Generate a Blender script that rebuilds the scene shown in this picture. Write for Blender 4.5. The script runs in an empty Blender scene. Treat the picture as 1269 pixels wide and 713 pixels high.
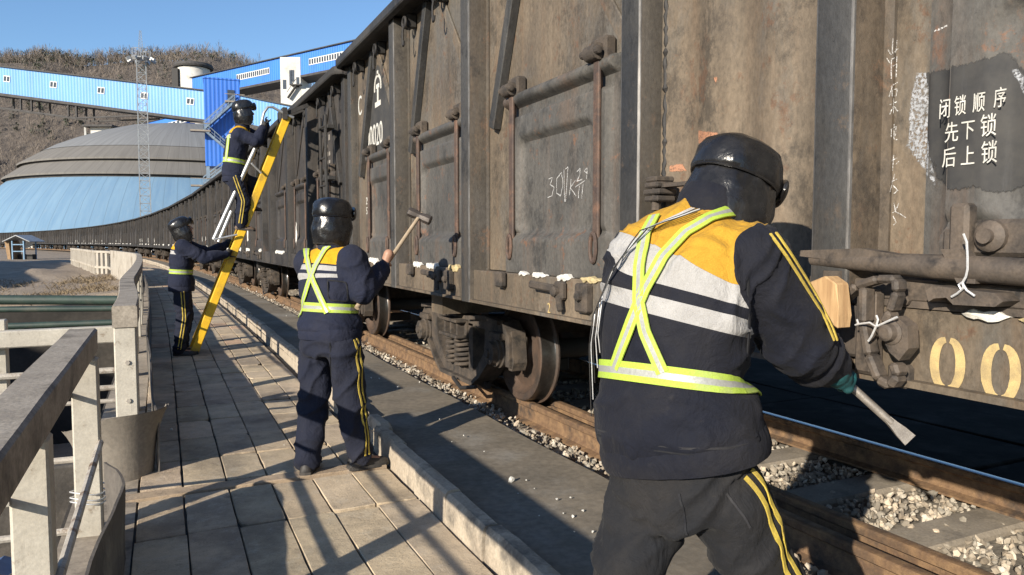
import bpy, bmesh, math, random
import numpy as np
from mathutils import Vector as V, Matrix, noise
from mathutils.bvhtree import BVHTree
random.seed(7)
S = bpy.context.scene
COL = S.collection
R = math.radians

# ------------------------------------------------------------------ camera, sky, sun, exposure
EYE = V((0.0, 0.0, 1.48))
yaw, pit, FPX = R(25.3), R(3.53), 917.0
FW = V((math.sin(yaw)*math.cos(pit), math.cos(yaw)*math.cos(pit), -math.sin(pit)))
RT = V((math.cos(yaw), -math.sin(yaw), 0.0))
UP = RT.cross(FW)
cam_d = bpy.data.cameras.new('camera'); cam = bpy.data.objects.new('camera', cam_d); COL.objects.link(cam)
m = Matrix((RT, UP, -FW)).transposed().to_4x4(); m.translation = EYE
cam.matrix_world = m
cam_d.sensor_width = 36.0; cam_d.sensor_fit = 'HORIZONTAL'; cam_d.lens = 36.0*FPX/1269.0
cam_d.clip_start = 0.05; cam_d.clip_end = 6000
S.camera = cam
SUN_EL, SUN_AZ = R(20.5), R(33.0)            # travel azimuth, from +x towards +y
SDIR = V((math.cos(SUN_EL)*math.cos(SUN_AZ), math.cos(SUN_EL)*math.sin(SUN_AZ), -math.sin(SUN_EL)))
W = bpy.data.worlds.new('World'); S.world = W; W.use_nodes = True
nt = W.node_tree; nt.nodes.clear()
sky = nt.nodes.new('ShaderNodeTexSky'); sky.sky_type = 'NISHITA'; sky.sun_disc = False
sky.sun_elevation = SUN_EL; sky.sun_rotation = math.atan2(-SDIR.x, -SDIR.y)
sky.altitude = 300; sky.air_density = 1.05; sky.dust_density = 0.35; sky.ozone_density = 4.6
bg = nt.nodes.new('ShaderNodeBackground'); bg.inputs[1].default_value = 0.12
wo = nt.nodes.new('ShaderNodeOutputWorld')
nt.links.new(sky.outputs[0], bg.inputs[0]); nt.links.new(bg.outputs[0], wo.inputs[0])
sl = bpy.data.lights.new('sun', 'SUN'); sl.energy = 5.0; sl.angle = R(0.55); sl.color = (1.0, 0.905, 0.765)
so = bpy.data.objects.new('sun', sl); COL.objects.link(so); so.location = (-30, -20, 25)
so.rotation_euler = SDIR.to_track_quat('-Z', 'Y').to_euler()
S.view_settings.view_transform = 'Standard'; S.view_settings.look = 'None'
S.view_settings.exposure = 0.57; S.view_settings.gamma = 1.0

# ------------------------------------------------------------------ placing helpers
def ray(u, v): return FW + RT*((u-634.5)/FPX) - UP*((v-356.5)/FPX)
def at(u, v, f): return EYE + ray(u, v)*f                      # a point f metres ahead
def onz(u, v, z): d = ray(u, v); return EYE + d*((z-EYE.z)/d.z)
def onx(u, v, x): d = ray(u, v); return EYE + d*(x/d.x)
def ony(u, v, y): d = ray(u, v); return EYE + d*(y/d.y)
RC = 560.0
def cx(y): return 0.0 if y < 8 else -(y-8.0)**2/(2*RC)          # the line bends left in the distance
def ctan(y): return 0.0 if y < 8 else -(y-8.0)/RC
def sm(a, b, x):
    t = min(1.0, max(0.0, (x-a)/(b-a))); return t*t*(3-2*t)

# ------------------------------------------------------------------ object helpers
ROOTM = {}
def tag(o, label=None, cat=None, group=None, kind=None):
    if label: o['label'] = label
    if cat: o['category'] = cat
    if group: o['group'] = group
    if kind: o['kind'] = kind
    return o
def thing(name, label, cat, loc=(0, 0, 0), rz=0.0, group=None):
    o = bpy.data.objects.new(name, None); COL.objects.link(o); o.empty_display_size = 0.2
    o.location = loc; o.rotation_euler = (0, 0, rz)
    ROOTM[o] = Matrix.Translation(V(loc)) @ Matrix.Rotation(rz, 4, 'Z')
    return tag(o, label, cat, group)
def link_mesh(name, me, mats, parent=None, origin=None):
    o = bpy.data.objects.new(name, me); COL.objects.link(o)
    for mm in (mats if isinstance(mats, (list, tuple)) else [mats]):
        me.materials.append(mm)
    if parent is not None:
        M = ROOTM[parent]; me.transform(M.inverted()); o.parent = parent; ROOTM[o] = M
    else:
        if origin is None and len(me.vertices):
            co = np.empty(len(me.vertices)*3); me.vertices.foreach_get('co', co); co = co.reshape(-1, 3)
            a, b = co.min(0), co.max(0); origin = ((a[0]+b[0])/2, (a[1]+b[1])/2, a[2])
        M = Matrix.Translation(V(origin)); me.transform(M.inverted()); o.location = origin; ROOTM[o] = M
    return o
def copy_tree(o, parent=None, M=None):
    c = o.copy(); COL.objects.link(c)
    if parent is not None: c.parent = parent
    ROOTM[c] = ROOTM[o] if M is None else M
    for ch in list(o.children): copy_tree(ch, c, M)
    return c
def frame(axis):
    a = V(axis).normalized()
    t = V((0, 0, 1)) if abs(a.z) < 0.9 else V((1, 0, 0))
    u = a.cross(t).normalized(); return u, a.cross(u).normalized(), a

class MB:
    def __init__(s): s.bm = bmesh.new(); s.mi = 0
    def face(s, vs):
        try:
            f = s.bm.faces.new(vs); f.material_index = s.mi; return f
        except ValueError: return None
    def box(s, c, size, rot=None, bev=0.0):
        c = V(c); h = V(size)*0.5
        M = rot if rot is not None else Matrix.Identity(3)
        v = [s.bm.verts.new(c + M @ V((x*h.x, y*h.y, z*h.z))) for x in (-1, 1) for y in (-1, 1) for z in (-1, 1)]
        fs = [s.face([v[i] for i in q]) for q in ((0,1,3,2),(4,6,7,5),(0,4,5,1),(2,3,7,6),(0,2,6,4),(1,5,7,3))]
        if bev > 0:
            es = list({e for f in fs for e in f.edges})
            r = bmesh.ops.bevel(s.bm, geom=es, offset=bev, segments=1, affect='EDGES')
            for f in r['faces']: f.material_index = s.mi
        return s
    def bar(s, p0, p1, w, h, upv=(0, 0, 1), bev=0.0):
        p0, p1 = V(p0), V(p1); a = (p1-p0); L = a.length; a.normalize()
        side = a.cross(V(upv))
        if side.length < 1e-4: side = a.cross(V((1, 0, 0)))
        side.normalize(); u = side.cross(a)
        return s.box((p0+p1)/2, (w, L, h), Matrix((side, a, u)).transposed(), bev)
    def ring(s, c, u, v, ru, rv, n, ph=0.0):
        return [s.bm.verts.new(V(c) + u*(ru*math.cos(ph+2*math.pi*i/n)) + v*(rv*math.sin(ph+2*math.pi*i/n))) for i in range(n)]
    def skin(s, rings, cap=True):
        n = len(rings[0])
        for a, b in zip(rings, rings[1:]):
            for i in range(n): s.face((a[i], a[(i+1) % n], b[(i+1) % n], b[i]))
        if cap:
            s.face(rings[0][::-1]); s.face(rings[-1])
        return s
    def tube(s, pts, r, n=8, cap=True):
        pts = [V(p) for p in pts]; rs = r if isinstance(r, (list, tuple)) else [r]*len(pts)
        t0 = (pts[1]-pts[0]).normalized(); u, v, _ = frame(t0); rings = []
        for i, p in enumerate(pts):
            t = (pts[min(i+1, len(pts)-1)]-pts[max(i-1, 0)]).normalized()
            u = (u - t*u.dot(t)).normalized(); v = t.cross(u)
            rings.append(s.ring(p, u, v, rs[i], rs[i], n))
        return s.skin(rings, cap)
    def lathe(s, p, axis, prof, n=20, cap=True):
        u, v, a = frame(axis); p = V(p)
        return s.skin([s.ring(p+a*t, u, v, max(r, 1e-4), max(r, 1e-4), n) for t, r in prof], cap)
    def capsule(s, p0, p1, r0, r1, n=14):
        p0, p1 = V(p0), V(p1); d = p1-p0; L = d.length
        prof = [(-r0*math.cos(a), r0*math.sin(a)) for a in (0.05, .4, .8, 1.2)]
        prof += [(0, r0), (L/3, r0+(r1-r0)/3), (2*L/3, r0+(r1-r0)*2/3), (L, r1)] + [(L+r1*math.sin(a), r1*math.cos(a)) for a in (.4, .8, 1.2, 1.52)]
        return s.lathe(p0, d if L > 1e-5 else V((0, 0, 1)), prof, n)
    def ell(s, c, M, rx, ry, rz, n=16, k=10):
        c = V(c); ux, uy, uz = M.col[0], M.col[1], M.col[2]; rings = []
        for j in range(k+1):
            a = math.pi*(j+0.02)/(k+0.04) - math.pi/2
            rings.append(s.ring(c+uz*(rz*math.sin(a)), ux, uy, rx*math.cos(a), ry*math.cos(a), n))
        return s.skin(rings)
    def prism(s, poly, o, ex, ey, depth):
        o, ex, ey, d = V(o), V(ex), V(ey), V(depth)
        a = [s.bm.verts.new(o+ex*x+ey*y) for x, y in poly]; b = [s.bm.verts.new(q.co+d) for q in a]
        n = len(a); s.face(a[::-1]); s.face(b)
        for i in range(n): s.face((a[i], a[(i+1) % n], b[(i+1) % n], b[i]))
        return s
    def grid(s, nu, nv, fn):
        g = [[s.bm.verts.new(fn(i/(nu-1), j/(nv-1))) for j in range(nv)] for i in range(nu)]
        for i in range(nu-1):
            for j in range(nv-1): s.face((g[i][j], g[i+1][j], g[i+1][j+1], g[i][j+1]))
        return s
    def mesh(s, name, smooth=False, angle=None):
        bmesh.ops.recalc_face_normals(s.bm, faces=s.bm.faces[:])
        me = bpy.data.meshes.new(name); s.bm.to_mesh(me); s.bm.free()
        if smooth:
            me.polygons.foreach_set('use_smooth', [True]*len(me.polygons))
            if angle: me.set_sharp_from_angle(angle=angle)
        return me
    def build(s, name, mats, parent=None, smooth=False, angle=R(40), origin=None):
        return link_mesh(name, s.mesh(name, smooth, angle), mats, parent, origin)

# ------------------------------------------------------------------ materials
MATS = {}
class NT:
    def __init__(s, name):
        s.m = bpy.data.materials.new(name); s.m.use_nodes = True; s.t = s.m.node_tree; s.n = s.t.nodes
        s.p = s.n['Principled BSDF']; s.co = None
    def add(s, ty, **kw):
        x = s.n.new(ty)
        for k, v in kw.items(): setattr(x, k, v)
        return x
    def l(s, a, b): s.t.links.new(a, b)
    def coord(s, kind='Object'):
        if s.co is None: s.co = s.add('ShaderNodeTexCoord')
        return s.co.outputs[kind]
    def noise(s, sc, det=4, rough=.55, scale3=(1, 1, 1), off=(0, 0, 0), src=None, dist=0.0):
        mp = s.add('ShaderNodeMapping'); mp.inputs['Scale'].default_value = scale3; mp.inputs['Location'].default_value = off
        s.l(src if src else s.coord(), mp.inputs[0])
        n = s.add('ShaderNodeTexNoise'); n.inputs['Scale'].default_value = sc; n.inputs['Detail'].default_value = det
        n.inputs['Roughness'].default_value = rough; n.inputs['Distortion'].default_value = dist
        s.l(mp.outputs[0], n.inputs['Vector']); return n.outputs[0]
    def ramp(s, fac, stops, interp='LINEAR'):
        r = s.add('ShaderNodeValToRGB'); r.color_ramp.interpolation = interp
        e = r.color_ramp.elements
        while len(e) < len(stops): e.new(0.5)
        for i, (p, c) in enumerate(stops):
            e[i].position = p; e[i].color = (*c, 1) if isinstance(c, (tuple, list)) else (c, c, c, 1)
        s.l(fac, r.inputs[0]); return r.outputs[0]
    def mix(s, fac, a, b, mode='MIX'):
        x = s.add('ShaderNodeMix', data_type='RGBA', blend_type=mode); x.clamp_factor = True
        for sock, val in ((x.inputs[0], fac), (x.inputs[6], a), (x.inputs[7], b)):
            if hasattr(val, 'is_linked'): s.l(val, sock)
            elif isinstance(val, (tuple, list)): sock.default_value = (*val, 1)
            else: sock.default_value = val
        return x.outputs[2]
    def math(s, op, a, b=0.0, c=0.0):
        x = s.add('ShaderNodeMath', operation=op)
        for sock, val in zip(x.inputs, (a, b, c)):
            if hasattr(val, 'is_linked'): s.l(val, sock)
            else: sock.default_value = val
        return x.outputs[0]
    def bump(s, h, strength=.3, dist=.01):
        b = s.add('ShaderNodeBump'); b.inputs['Strength'].default_value = strength; b.inputs['Distance'].default_value = dist
        s.l(h, b.inputs['Height'])
        if s.p.inputs['Normal'].is_linked: s.l(s.p.inputs['Normal'].links[0].from_socket, b.inputs['Normal'])
        s.l(b.outputs[0], s.p.inputs['Normal']); return b
    def col(s, c):
        if hasattr(c, 'is_linked'): s.l(c, s.p.inputs['Base Color'])
        else: s.p.inputs['Base Color'].default_value = (*c, 1)
    def rough(s, r):
        if hasattr(r, 'is_linked'): s.l(r, s.p.inputs['Roughness'])
        else: s.p.inputs['Roughness'].default_value = r

def mk(name, a, b=None, sc=6, rough=.8, bump=0.0, bsc=60, metal=0.0, grain=.25, s3=(1, 1, 1), c=None, csc=2.5, lo=.35, hi=.65, spec=None, bdist=.006):
    """two-tone noisy surface, with fine grain, optional third tone in patches and a bump"""
    x = NT(name); b = b or tuple(q*.7 for q in a)
    col = x.mix(x.ramp(x.noise(sc, 6, .6, s3), [(lo, 0.0), (hi, 1.0)]), a, b)
    if c: col = x.mix(x.ramp(x.noise(csc, 7, .65, s3, (7, 3, 1)), [(.52, 0.0), (.66, 1.0)]), col, c)
    if grain:
        g = x.ramp(x.noise(sc*14, 3, .6, s3), [(.25, 1-grain), (.75, 1+grain*.4)])
        col = x.mix(1.0, col, g, 'MULTIPLY')
    x.col(col); x.rough(rough); x.p.inputs['Metallic'].default_value = metal
    if spec is not None: x.p.inputs['Specular IOR Level'].default_value = spec
    if bump: x.bump(x.noise(bsc, 5, .6, s3), bump, bdist)
    MATS[name] = x.m; return x.m

def wagon_mat(name, dust, dark, rust, rust2, grey, seed=0.0):
    x = NT(name)
    oi = x.add('ShaderNodeObjectInfo')
    off = x.add('ShaderNodeCombineXYZ'); sc = x.math('MULTIPLY', oi.outputs['Random'], 9.0); x.l(sc, off.inputs[1])
    va = x.add('ShaderNodeVectorMath', operation='ADD'); x.l(x.coord(), va.inputs[0]); x.l(off.outputs[0], va.inputs[1])
    src = va.outputs[0]
    big = x.noise(1.1, 6, .62, (1, 1, .8), (seed, 2, 0), src)
    streak = x.noise(9, 5, .6, (1, 1, .07), (seed, 0, 3), src)
    fine = x.noise(55, 5, .7, (1, 1, .6), src=src)
    spots = x.noise(4.2, 8, .72, (1, 1, .55), (3, seed, 1), src)
    c = x.mix(x.ramp(big, [(.36, 0.0), (.62, 1.0)]), dust, dark)
    c = x.mix(x.ramp(x.noise(5.5, 6, .65, (1, 1, .05), (2, seed, 8), src), [(.52, 0.0), (.68, .6)]), c, rust2)
    c = x.mix(x.ramp(streak, [(.50, 0.0), (.68, .5)]), c, tuple(q*.5 for q in dust))
    c = x.mix(x.ramp(x.noise(2.2, 7, .7, (1, 1, .35), (seed, 11, 2), src), [(.5, 0.0), (.62, .85)]), c, grey)
    c = x.mix(x.ramp(x.noise(7, 5, .6, (1, 1, .1), (9, 1, 5), src), [(.56, 0.0), (.72, .5)]), c, tuple(min(1, q*1.45) for q in dust))
    c = x.mix(x.ramp(spots, [(.61, 0.0), (.69, .7)]), c, rust)
    c = x.mix(x.ramp(x.noise(14, 9, .8, (1, 1, .8), (1, 1, 9), src), [(.64, 0.0), (.7, .85)]), c, tuple(q*.3 for q in dark))
    c = x.mix(x.ramp(x.noise(2.6, 10, .78, (1, 1, .8), (4, seed, 6), src), [(.52, 0.0), (.60, .8)]), c, tuple(q*.55 for q in dark))
    c = x.mix(x.ramp(x.noise(6.5, 10, .8, (1, 1, .9), (seed, 8, 1), src), [(.58, 0.0), (.63, .7)]), c, rust)
    c = x.mix(x.ramp(x.noise(38, 6, .8, (1, 1, 1), (2, 2, seed), src), [(.62, 0.0), (.70, .8)]), c, tuple(q*.35 for q in dark))
    c = x.mix(1.0, c, x.ramp(fine, [(.28, .62), (.72, 1.15)]), 'MULTIPLY')
    x.col(c); x.rough(x.ramp(big, [(.3, .85), (.7, .58)]))
    x.bump(fine, .35, .004); x.bump(spots, .4, .015); x.bump(x.noise(.9, 4, .5, src=src), .25, .08)
    MATS[name] = x.m; return x.m

DUST = wagon_mat('wagon_dusty_paint', (.197, .152, .105), (.110, .089, .066), (.145, .078, .045), (.165, .112, .07), (.122, .113, .098))
DOORP = wagon_mat('wagon_door_paint', (.115, .106, .093), (.068, .066, .062), (.19, .092, .05), (.135, .083, .054), (.098, .094, .087), 5)
POSTD = wagon_mat('wagon_post_front', (.062, .059, .054), (.034, .034, .034), (.10, .075, .055), (.085, .07, .055), (.05, .05, .05), 9)
POSTB = wagon_mat('wagon_post_brown', (.14, .105, .07), (.085, .068, .052), (.15, .09, .055), (.14, .10, .065), (.085, .076, .066), 2)
POSTS_ = wagon_mat('wagon_post_side', (.085, .072, .055), (.05, .044, .038), (.15, .09, .055), (.14, .10, .065), (.085, .076, .066), 2)
COALD = wagon_mat('wagon_coal_dirt', (.07, .06, .051), (.034, .031, .029), (.08, .05, .036), (.06, .046, .036), (.045, .042, .04), 3)
COALP = wagon_mat('wagon_coal_post', (.045, .041, .037), (.026, .025, .024), (.06, .04, .03), (.05, .04, .032), (.034, .033, .032), 12)
EDGEW = mk('worn_bare_edge', (.20, .19, .18), (.07, .066, .062), 22, .5, 0, metal=.35, s3=(1, 1, .25))
RUSTB = mk('rusty_bar_steel', (.105, .070, .052), (.06, .042, .036), 12, .75, .4, 70, c=(.16, .09, .06), csc=9, bdist=.004)
CAST = mk('dusty_cast_steel', (.105, .082, .062), (.045, .038, .033), 9, .9, .6, 50, c=(.028, .025, .022), csc=9, bdist=.005)
DARKM = mk('sooty_steel', (.03, .027, .025), (.018, .017, .017), 8, .7, .3, 40)
WHEELM = mk('wheel_steel', (.105, .068, .048), (.05, .038, .031), 5, .6, .3, 30, c=(.05, .04, .035))
TREAD = mk('worn_wheel_tread', (.22, .21, .2), (.12, .11, .1), 4, .28, 0, metal=.9)
RAILM = mk('rusty_rail_side', (.27, .17, .092), (.15, .092, .056), 16, .9, .7, 60, s3=(1, 1, 1), c=(.075, .055, .042), csc=4, spec=.3)
RAILTOP = mk('worn_rail_head', (.2, .2, .21), (.11, .11, .115), 6, .22, 0, metal=.85, s3=(1, .06, 1))
WHITEP = mk('white_paint', (.72, .70, .64), (.55, .53, .47), 20, .7)
CHALK = mk('chalk', (.75, .74, .72), (.5, .48, .45), 40, .95)
YSTEN = mk('yellow_stencil', (.62, .46, .2), (.4, .3, .15), 25, .8)
LIME = mk('white_lime', (.78, .77, .73), (.6, .57, .5), 18, .95, .6, 40)
FOAM = mk('yellowed_foam', (.55, .46, .26), (.4, .3, .14), 18, .95, .8, 50)
WIRE = mk('bright_wire', (.75, .75, .74), (.6, .6, .6), 20, .35, metal=.3)
# ================================================================== THE SETTING
CONC = mk('walkway_concrete', (.40, .34, .265), (.29, .245, .19), 2.2, .92, .5, 45, grain=.3, c=(.2, .17, .135), csc=3.2, bdist=.004)
def tile_mat():
    x = NT('paving_slab'); at_ = x.add('ShaderNodeAttribute', attribute_name='tint')
    base = x.mix(x.ramp(x.noise(3.0, 7, .62), [(.33, 0.0), (.66, 1.0)]), (.62, .495, .345), (.44, .352, .248))
    base = x.mix(x.ramp(x.noise(1.3, 8, .7, off=(4, 0, 0)), [(.47, 0.0), (.62, .8)]), base, (.25, .205, .155))
    base = x.mix(x.ramp(x.noise(4.5, 10, .8, off=(8, 2, 0)), [(.58, 0.0), (.66, .8)]), base, (.16, .13, .10))
    base = x.mix(x.ramp(x.noise(7, 9, .8, off=(1, 5, 0)), [(.52, 0.0), (.66, .6)]), base, (.55, .48, .385))
    base = x.mix(x.ramp(x.noise(60, 3, .6), [(.60, 0.0), (.72, .6)]), base, (.16, .135, .11))
    base = x.mix(1.0, base, at_.outputs['Color'], 'MULTIPLY')
    base = x.mix(1.0, base, x.ramp(x.noise(150, 3, .7), [(.25, .8), (.75, 1.1)]), 'MULTIPLY')
    x.col(base); x.rough(.92); x.bump(x.noise(120, 4, .7), .35, .003); x.bump(x.noise(14, 8, .75), .8, .010)
    return x.m
TILE = tile_mat()
KERBM = mk('kerb_concrete', (.52, .445, .34), (.40, .335, .255), 4, .95, .8, 30, c=(.2, .175, .14), csc=4, bdist=.008)
STRIP = mk('trackside_screed', (.27, .228, .172), (.185, .16, .125), 1.6, .85, .5, 60, grain=.3, spec=.25, c=(.28, .255, .215), csc=1.1, bdist=.003)
COALS = mk('coal_dust_slab', (.022, .020, .018), (.011, .010, .009), 5, .95, .5, 30, spec=.03, c=(.038, .035, .031), csc=2)
DIRT = mk('joint_dirt', (.075, .063, .05), (.04, .034, .028), 8, 1.0, .6, 50)
def grid_mesh(xs, ys, fz, curve=True):
    vs = [(x + (cx(y) if curve else 0), y, fz(x, y)) for y in ys for x in xs]
    n = len(xs); fs = [(j*n+i, j*n+i+1, (j+1)*n+i+1, (j+1)*n+i) for j in range(len(ys)-1) for i in range(n-1)]
    me = bpy.data.meshes.new('g'); me.from_pydata(vs, [], fs); me.update(); return me
def axis(*seg):
    out = []
    for a, b, st in seg:
        v = a
        while v < b-1e-6: out.append(v); v += st
    out.append(seg[-1][1]); return out

# ---- the ground: one sheet out to the horizon, sunk into a cutting on the left of the walkway
def ground_z(x, y):
    z = -.22
    d = -(x+.55)                                        # metres left of the walkway's edge
    if d > -.2:
        k = 1-sm(26.6, 27.6, y - .25*max(0, d-1.2))
        depth = 4.2*k*(1-sm(5.0+.05*max(0, y-14)*(1 if y < 60 else 1), 7.0+.1*max(0, y-14), d))  # unseen left bank shaped close in, to shade the cutting floor
        z -= depth*sm(-.1, .35, d)*(1 if y > -40 else 0) + .35*sm(.5, 3, d)*sm(27, 31, y)*(1-sm(40, 60, y))
        z += (.5*noise.noise(V((x*.23, y*.23, 3)))+.2*noise.noise(V((x*.9, y*.9, 1))))*sm(.2, 2.5, d)*(1-sm(60, 90, y))
    elif x > 8: z += 0
    return z
GROUND = NT('dry_earth')
gc = GROUND.mix(GROUND.ramp(GROUND.noise(.35, 9, .65), [(.35, 0.0), (.65, 1.0)]), (.36, .29, .215), (.24, .19, .14))
gc = GROUND.mix(GROUND.ramp(GROUND.noise(2.2, 8, .7), [(.5, 0.0), (.7, .7)]), gc, (.17, .135, .10))
gc = GROUND.mix(1.0, gc, GROUND.ramp(GROUND.noise(40, 4, .7), [(.3, .75), (.7, 1.15)]), 'MULTIPLY')
GROUND.col(gc); GROUND.rough(.95); GROUND.bump(GROUND.noise(9, 8, .7), .8, .05); GROUND.bump(GROUND.noise(70, 4, .7), .4, .01)
xs = [-1500, -700, -320, -160, -110, -80, -62] + axis((-48, -16, 1.6), (-16, -1.6, .6), (-1.6, -.4, .2)) + [1.4, 2.6, 6, 9, 14, 25, 50, 110, 300, 800, 1500]
ys = [-300, -120, -50, -25, -12, -6] + axis((-3, 30, .55), (30, 60, 1.2), (60, 110, 4)) + [130, 170, 230, 320, 500, 900, 1700, 2600]
gm = grid_mesh(xs, ys, ground_z, curve=False)
for v in gm.vertices: v.co.x += cx(min(v.co.y, 220))
gm.polygons.foreach_set('use_smooth', [True]*len(gm.polygons))
tag(link_mesh('ground', gm, GROUND.m, origin=(0, 0, 0)), kind='structure')

# ---- walkway: slab base with paving on it
ys = axis((-4, 90, 2.0))
b = MB()
def ext(b, poly, ys):                                   # a profile (x, z) swept along the line of the track
    rings = [[b.bm.verts.new((x+cx(y), y, z)) for x, z in poly] for y in ys]
    n = len(poly); b.face(rings[0][::-1]); b.face(rings[-1])
    for p, q in zip(rings, rings[1:]):
        for i in range(n): b.face((p[i], p[(i+1) % n], q[(i+1) % n], q[i]))
    return b
ext(b, [(-.52, -4.4), (-.52, -.022), (1.36, -.022), (1.36, -.5), (1.1, -4.4)], ys)
walk = tag(b.build('walkway', DIRT, origin=(0, 0, 0)), kind='structure')
b = MB(); tints = []
def slab(x0, x1, y0, y1, z, tint, jit=.004):
    """one paving slab: ragged outline, a chipped corner here and there, slightly tilted"""
    c0x, c0y = (x0+x1)/2, (y0+y1)/2; ta, tb = random.uniform(-.012, .012), random.uniform(-.006, .006); sd = random.random()*99
    C4 = [(x0, y0), (x1, y0), (x1, y1), (x0, y1)]; per = []
    chip = random.randrange(4) if random.random() < .22 else -1
    for q in range(4):
        (ax, ay), (bx, by) = C4[q], C4[(q+1) % 4]
        for k in range(6):
            t = k/6; x, y = ax+(bx-ax)*t, ay+(by-ay)*t
            e = jit*noise.noise(V((x*26, y*26, sd)))+.5*jit*noise.noise(V((x*80, y*80, sd)))
            if k == 0: e += .006+(random.uniform(.015, .035) if chip == q else 0)
            dx, dy = c0x-x, c0y-y; L = math.hypot(dx, dy)
            per.append((x+dx/L*(e+.001), y+dy/L*(e+.001)))
    n = len(per); zz = lambda x, y: z+ta*(x-c0x)+tb*(y-c0y)
    lo = [b.bm.verts.new((x+cx(y), y, -.04)) for x, y in per]
    md = [b.bm.verts.new((x+cx(y), y, zz(x, y)-.005)) for x, y in per]
    hi = []
    for x, y in per:
        dx, dy = c0x-x, c0y-y; L = math.hypot(dx, dy); e = .0045*(1+noise.noise(V((x*60, y*60, sd+3))))
        hi.append(b.bm.verts.new((x+dx/L*e+cx(y), y+dy/L*e, zz(x, y))))
    b.face(hi)
    for i in range(n):
        j = (i+1) % n; b.face((md[i], md[j], hi[j], hi[i])); b.face((lo[i], lo[j], md[j], md[i]))
    tints.extend([tint]*(3*n))
XC = [-.165, .08, .325, .57, .815, 1.06, 1.30]
yrow = -3.2; rows = []
fixed = [2.85, 4.02, 4.63]
y = -3.4
while y < 2.5: rows.append((y, y+1.17)); y += 1.17
rows = [(-3.0, -1.83), (-1.83, -.66), (-.66, .51), (.51, 1.68), (1.68, 2.85), (2.85, 4.02), (4.02, 4.66), (4.84, 5.42), (5.42, 6.0)]
y = 6.0
while y < 78:
    L = random.choice([.45, .6, .6, .75]) if y < 25 else 1.0
    rows.append((y, y+L)); y += L
for (y0, y1) in rows:
    for i in range(6):
        t = random.uniform(.88, 1.14); red = random.random() < (.12 if y0 > 10 else 0)
        c = (t*1.05, t*.90, t*.85) if red else (t*random.uniform(.98, 1.03), t, t*random.uniform(.95, 1.02))
        g = random.choice([.003, .004, .005, .007, .010])
        off = random.uniform(-.012, .012)
        if y0 > 6 and random.random() < .12: off += random.choice([-.05, .05])
        slab(XC[i]+g*.8, XC[i+1]-g*.6, y0+g*.6+.004+off, y1-g*.5-.003+off, random.uniform(-.002, .003), c)
slab(-.26, 1.31, 4.69, 4.81, .008, (.78, .74, .72), .003)
me = b.mesh('paving')
ca = me.color_attributes.new('tint', 'FLOAT_COLOR', 'POINT')
for i, c in enumerate(tints): ca.data[i].color = (*c, 1)
tag(link_mesh('walkway_paving', me, TILE, origin=(0, 0, 0)), kind='structure')
# rough mortar edge and crumbs along the walkway's left side
b = MB()
b.grid(5, 120, lambda u, v: V((-.5+.33*u, -3+v*60, -.012+.012*noise.noise(V((u*3, v*300, 0)))+.006*noise.noise(V((u*9, v*900, 4))))))
tag(b.build('walkway_edge', CONC, smooth=True, origin=(0, 0, 0)), kind='structure')

# ---- kerb of concrete blocks, some shifted or broken
def kerb_block(b, x0, y0, y1, z1, broken=0):
    n = 9; w = .095; sd = random.random()*50
    rings = []
    for j in range(n):
        t = j/(n-1); y = y0+(y1-y0)*t
        e = .006*noise.noise(V((y*8, sd, 0)))
        ch = 0.0
        if broken and t > .7: ch = .05*(t-.7)/.3*broken + .02*noise.noise(V((t*20, sd, 1)))
        if broken and t < .12: ch = .03
        zt = z1+.004*noise.noise(V((y*6, sd, 2)))-ch
        xx = x0+cx(y)+.004*noise.noise(V((y*5, sd, 5)))
        nn = lambda k, a=.006: a*noise.noise(V((y*14, k*7+sd, 3)))
        rings.append([b.bm.verts.new(p) for p in ((xx-.008, y, -.2), (xx+nn(1), y, zt*.5), (xx+.004+nn(2), y, zt-.018), (xx+.018, y, zt+nn(3)), (xx+w*.5, y, zt+nn(6, .008)), (xx+w-.016, y, zt+nn(4)), (xx+w+e, y, zt-.015), (xx+w+nn(5), y, -.2))])
    b.skin(rings)
b = MB(); y = -3.5; k = 0
while y < 75:
    L = random.uniform(.46, .54) if y < 20 else 1.0
    sh = random.uniform(-.012, .012); br = 0
    if 4.85 < y < 5.6: sh += (.045 if k % 2 else -.02); br = random.choice([.9, 1.4])
    kerb_block(b, 1.325+.02*sm(3, 12, y)*4+sh, y, y+L-.008, .165+random.uniform(-.012, .01), br)
    y += L; k += 1
tag(b.build('kerb', KERBM, smooth=True, angle=R(35), origin=(0, 0, 0)), kind='structure')

# ---- trackside strip of screed between the kerb and the ballast
b = MB()
xs_ = [0, .2, .4, .6, .8, .9, 1]
ysS = axis((-4, 30, .25), (30, 80, 2))
def strip_pt(u, y):
    x = 1.38+u*(2.335+.03*noise.noise(V((y*.9, 0, 2)))-1.38)
    return V((x+cx(y), y, .078+.008*noise.noise(V((x*1.3, y*.8, 7)))+.003*noise.noise(V((x*5, y*5, 1)))))
g = [[b.bm.verts.new(strip_pt(u, y)) for u in xs_] + [b.bm.verts.new(strip_pt(1, y)+V((.01, 0, -.25)))] for y in ysS]
for r0, r1 in zip(g, g[1:]):
    for i in range(len(r0)-1): b.face((r0[i], r0[i+1], r1[i+1], r1[i]))
tag(b.build('trackside_strip', STRIP, smooth=True, angle=R(30), origin=(0, 0, 0)), kind='structure')

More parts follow.
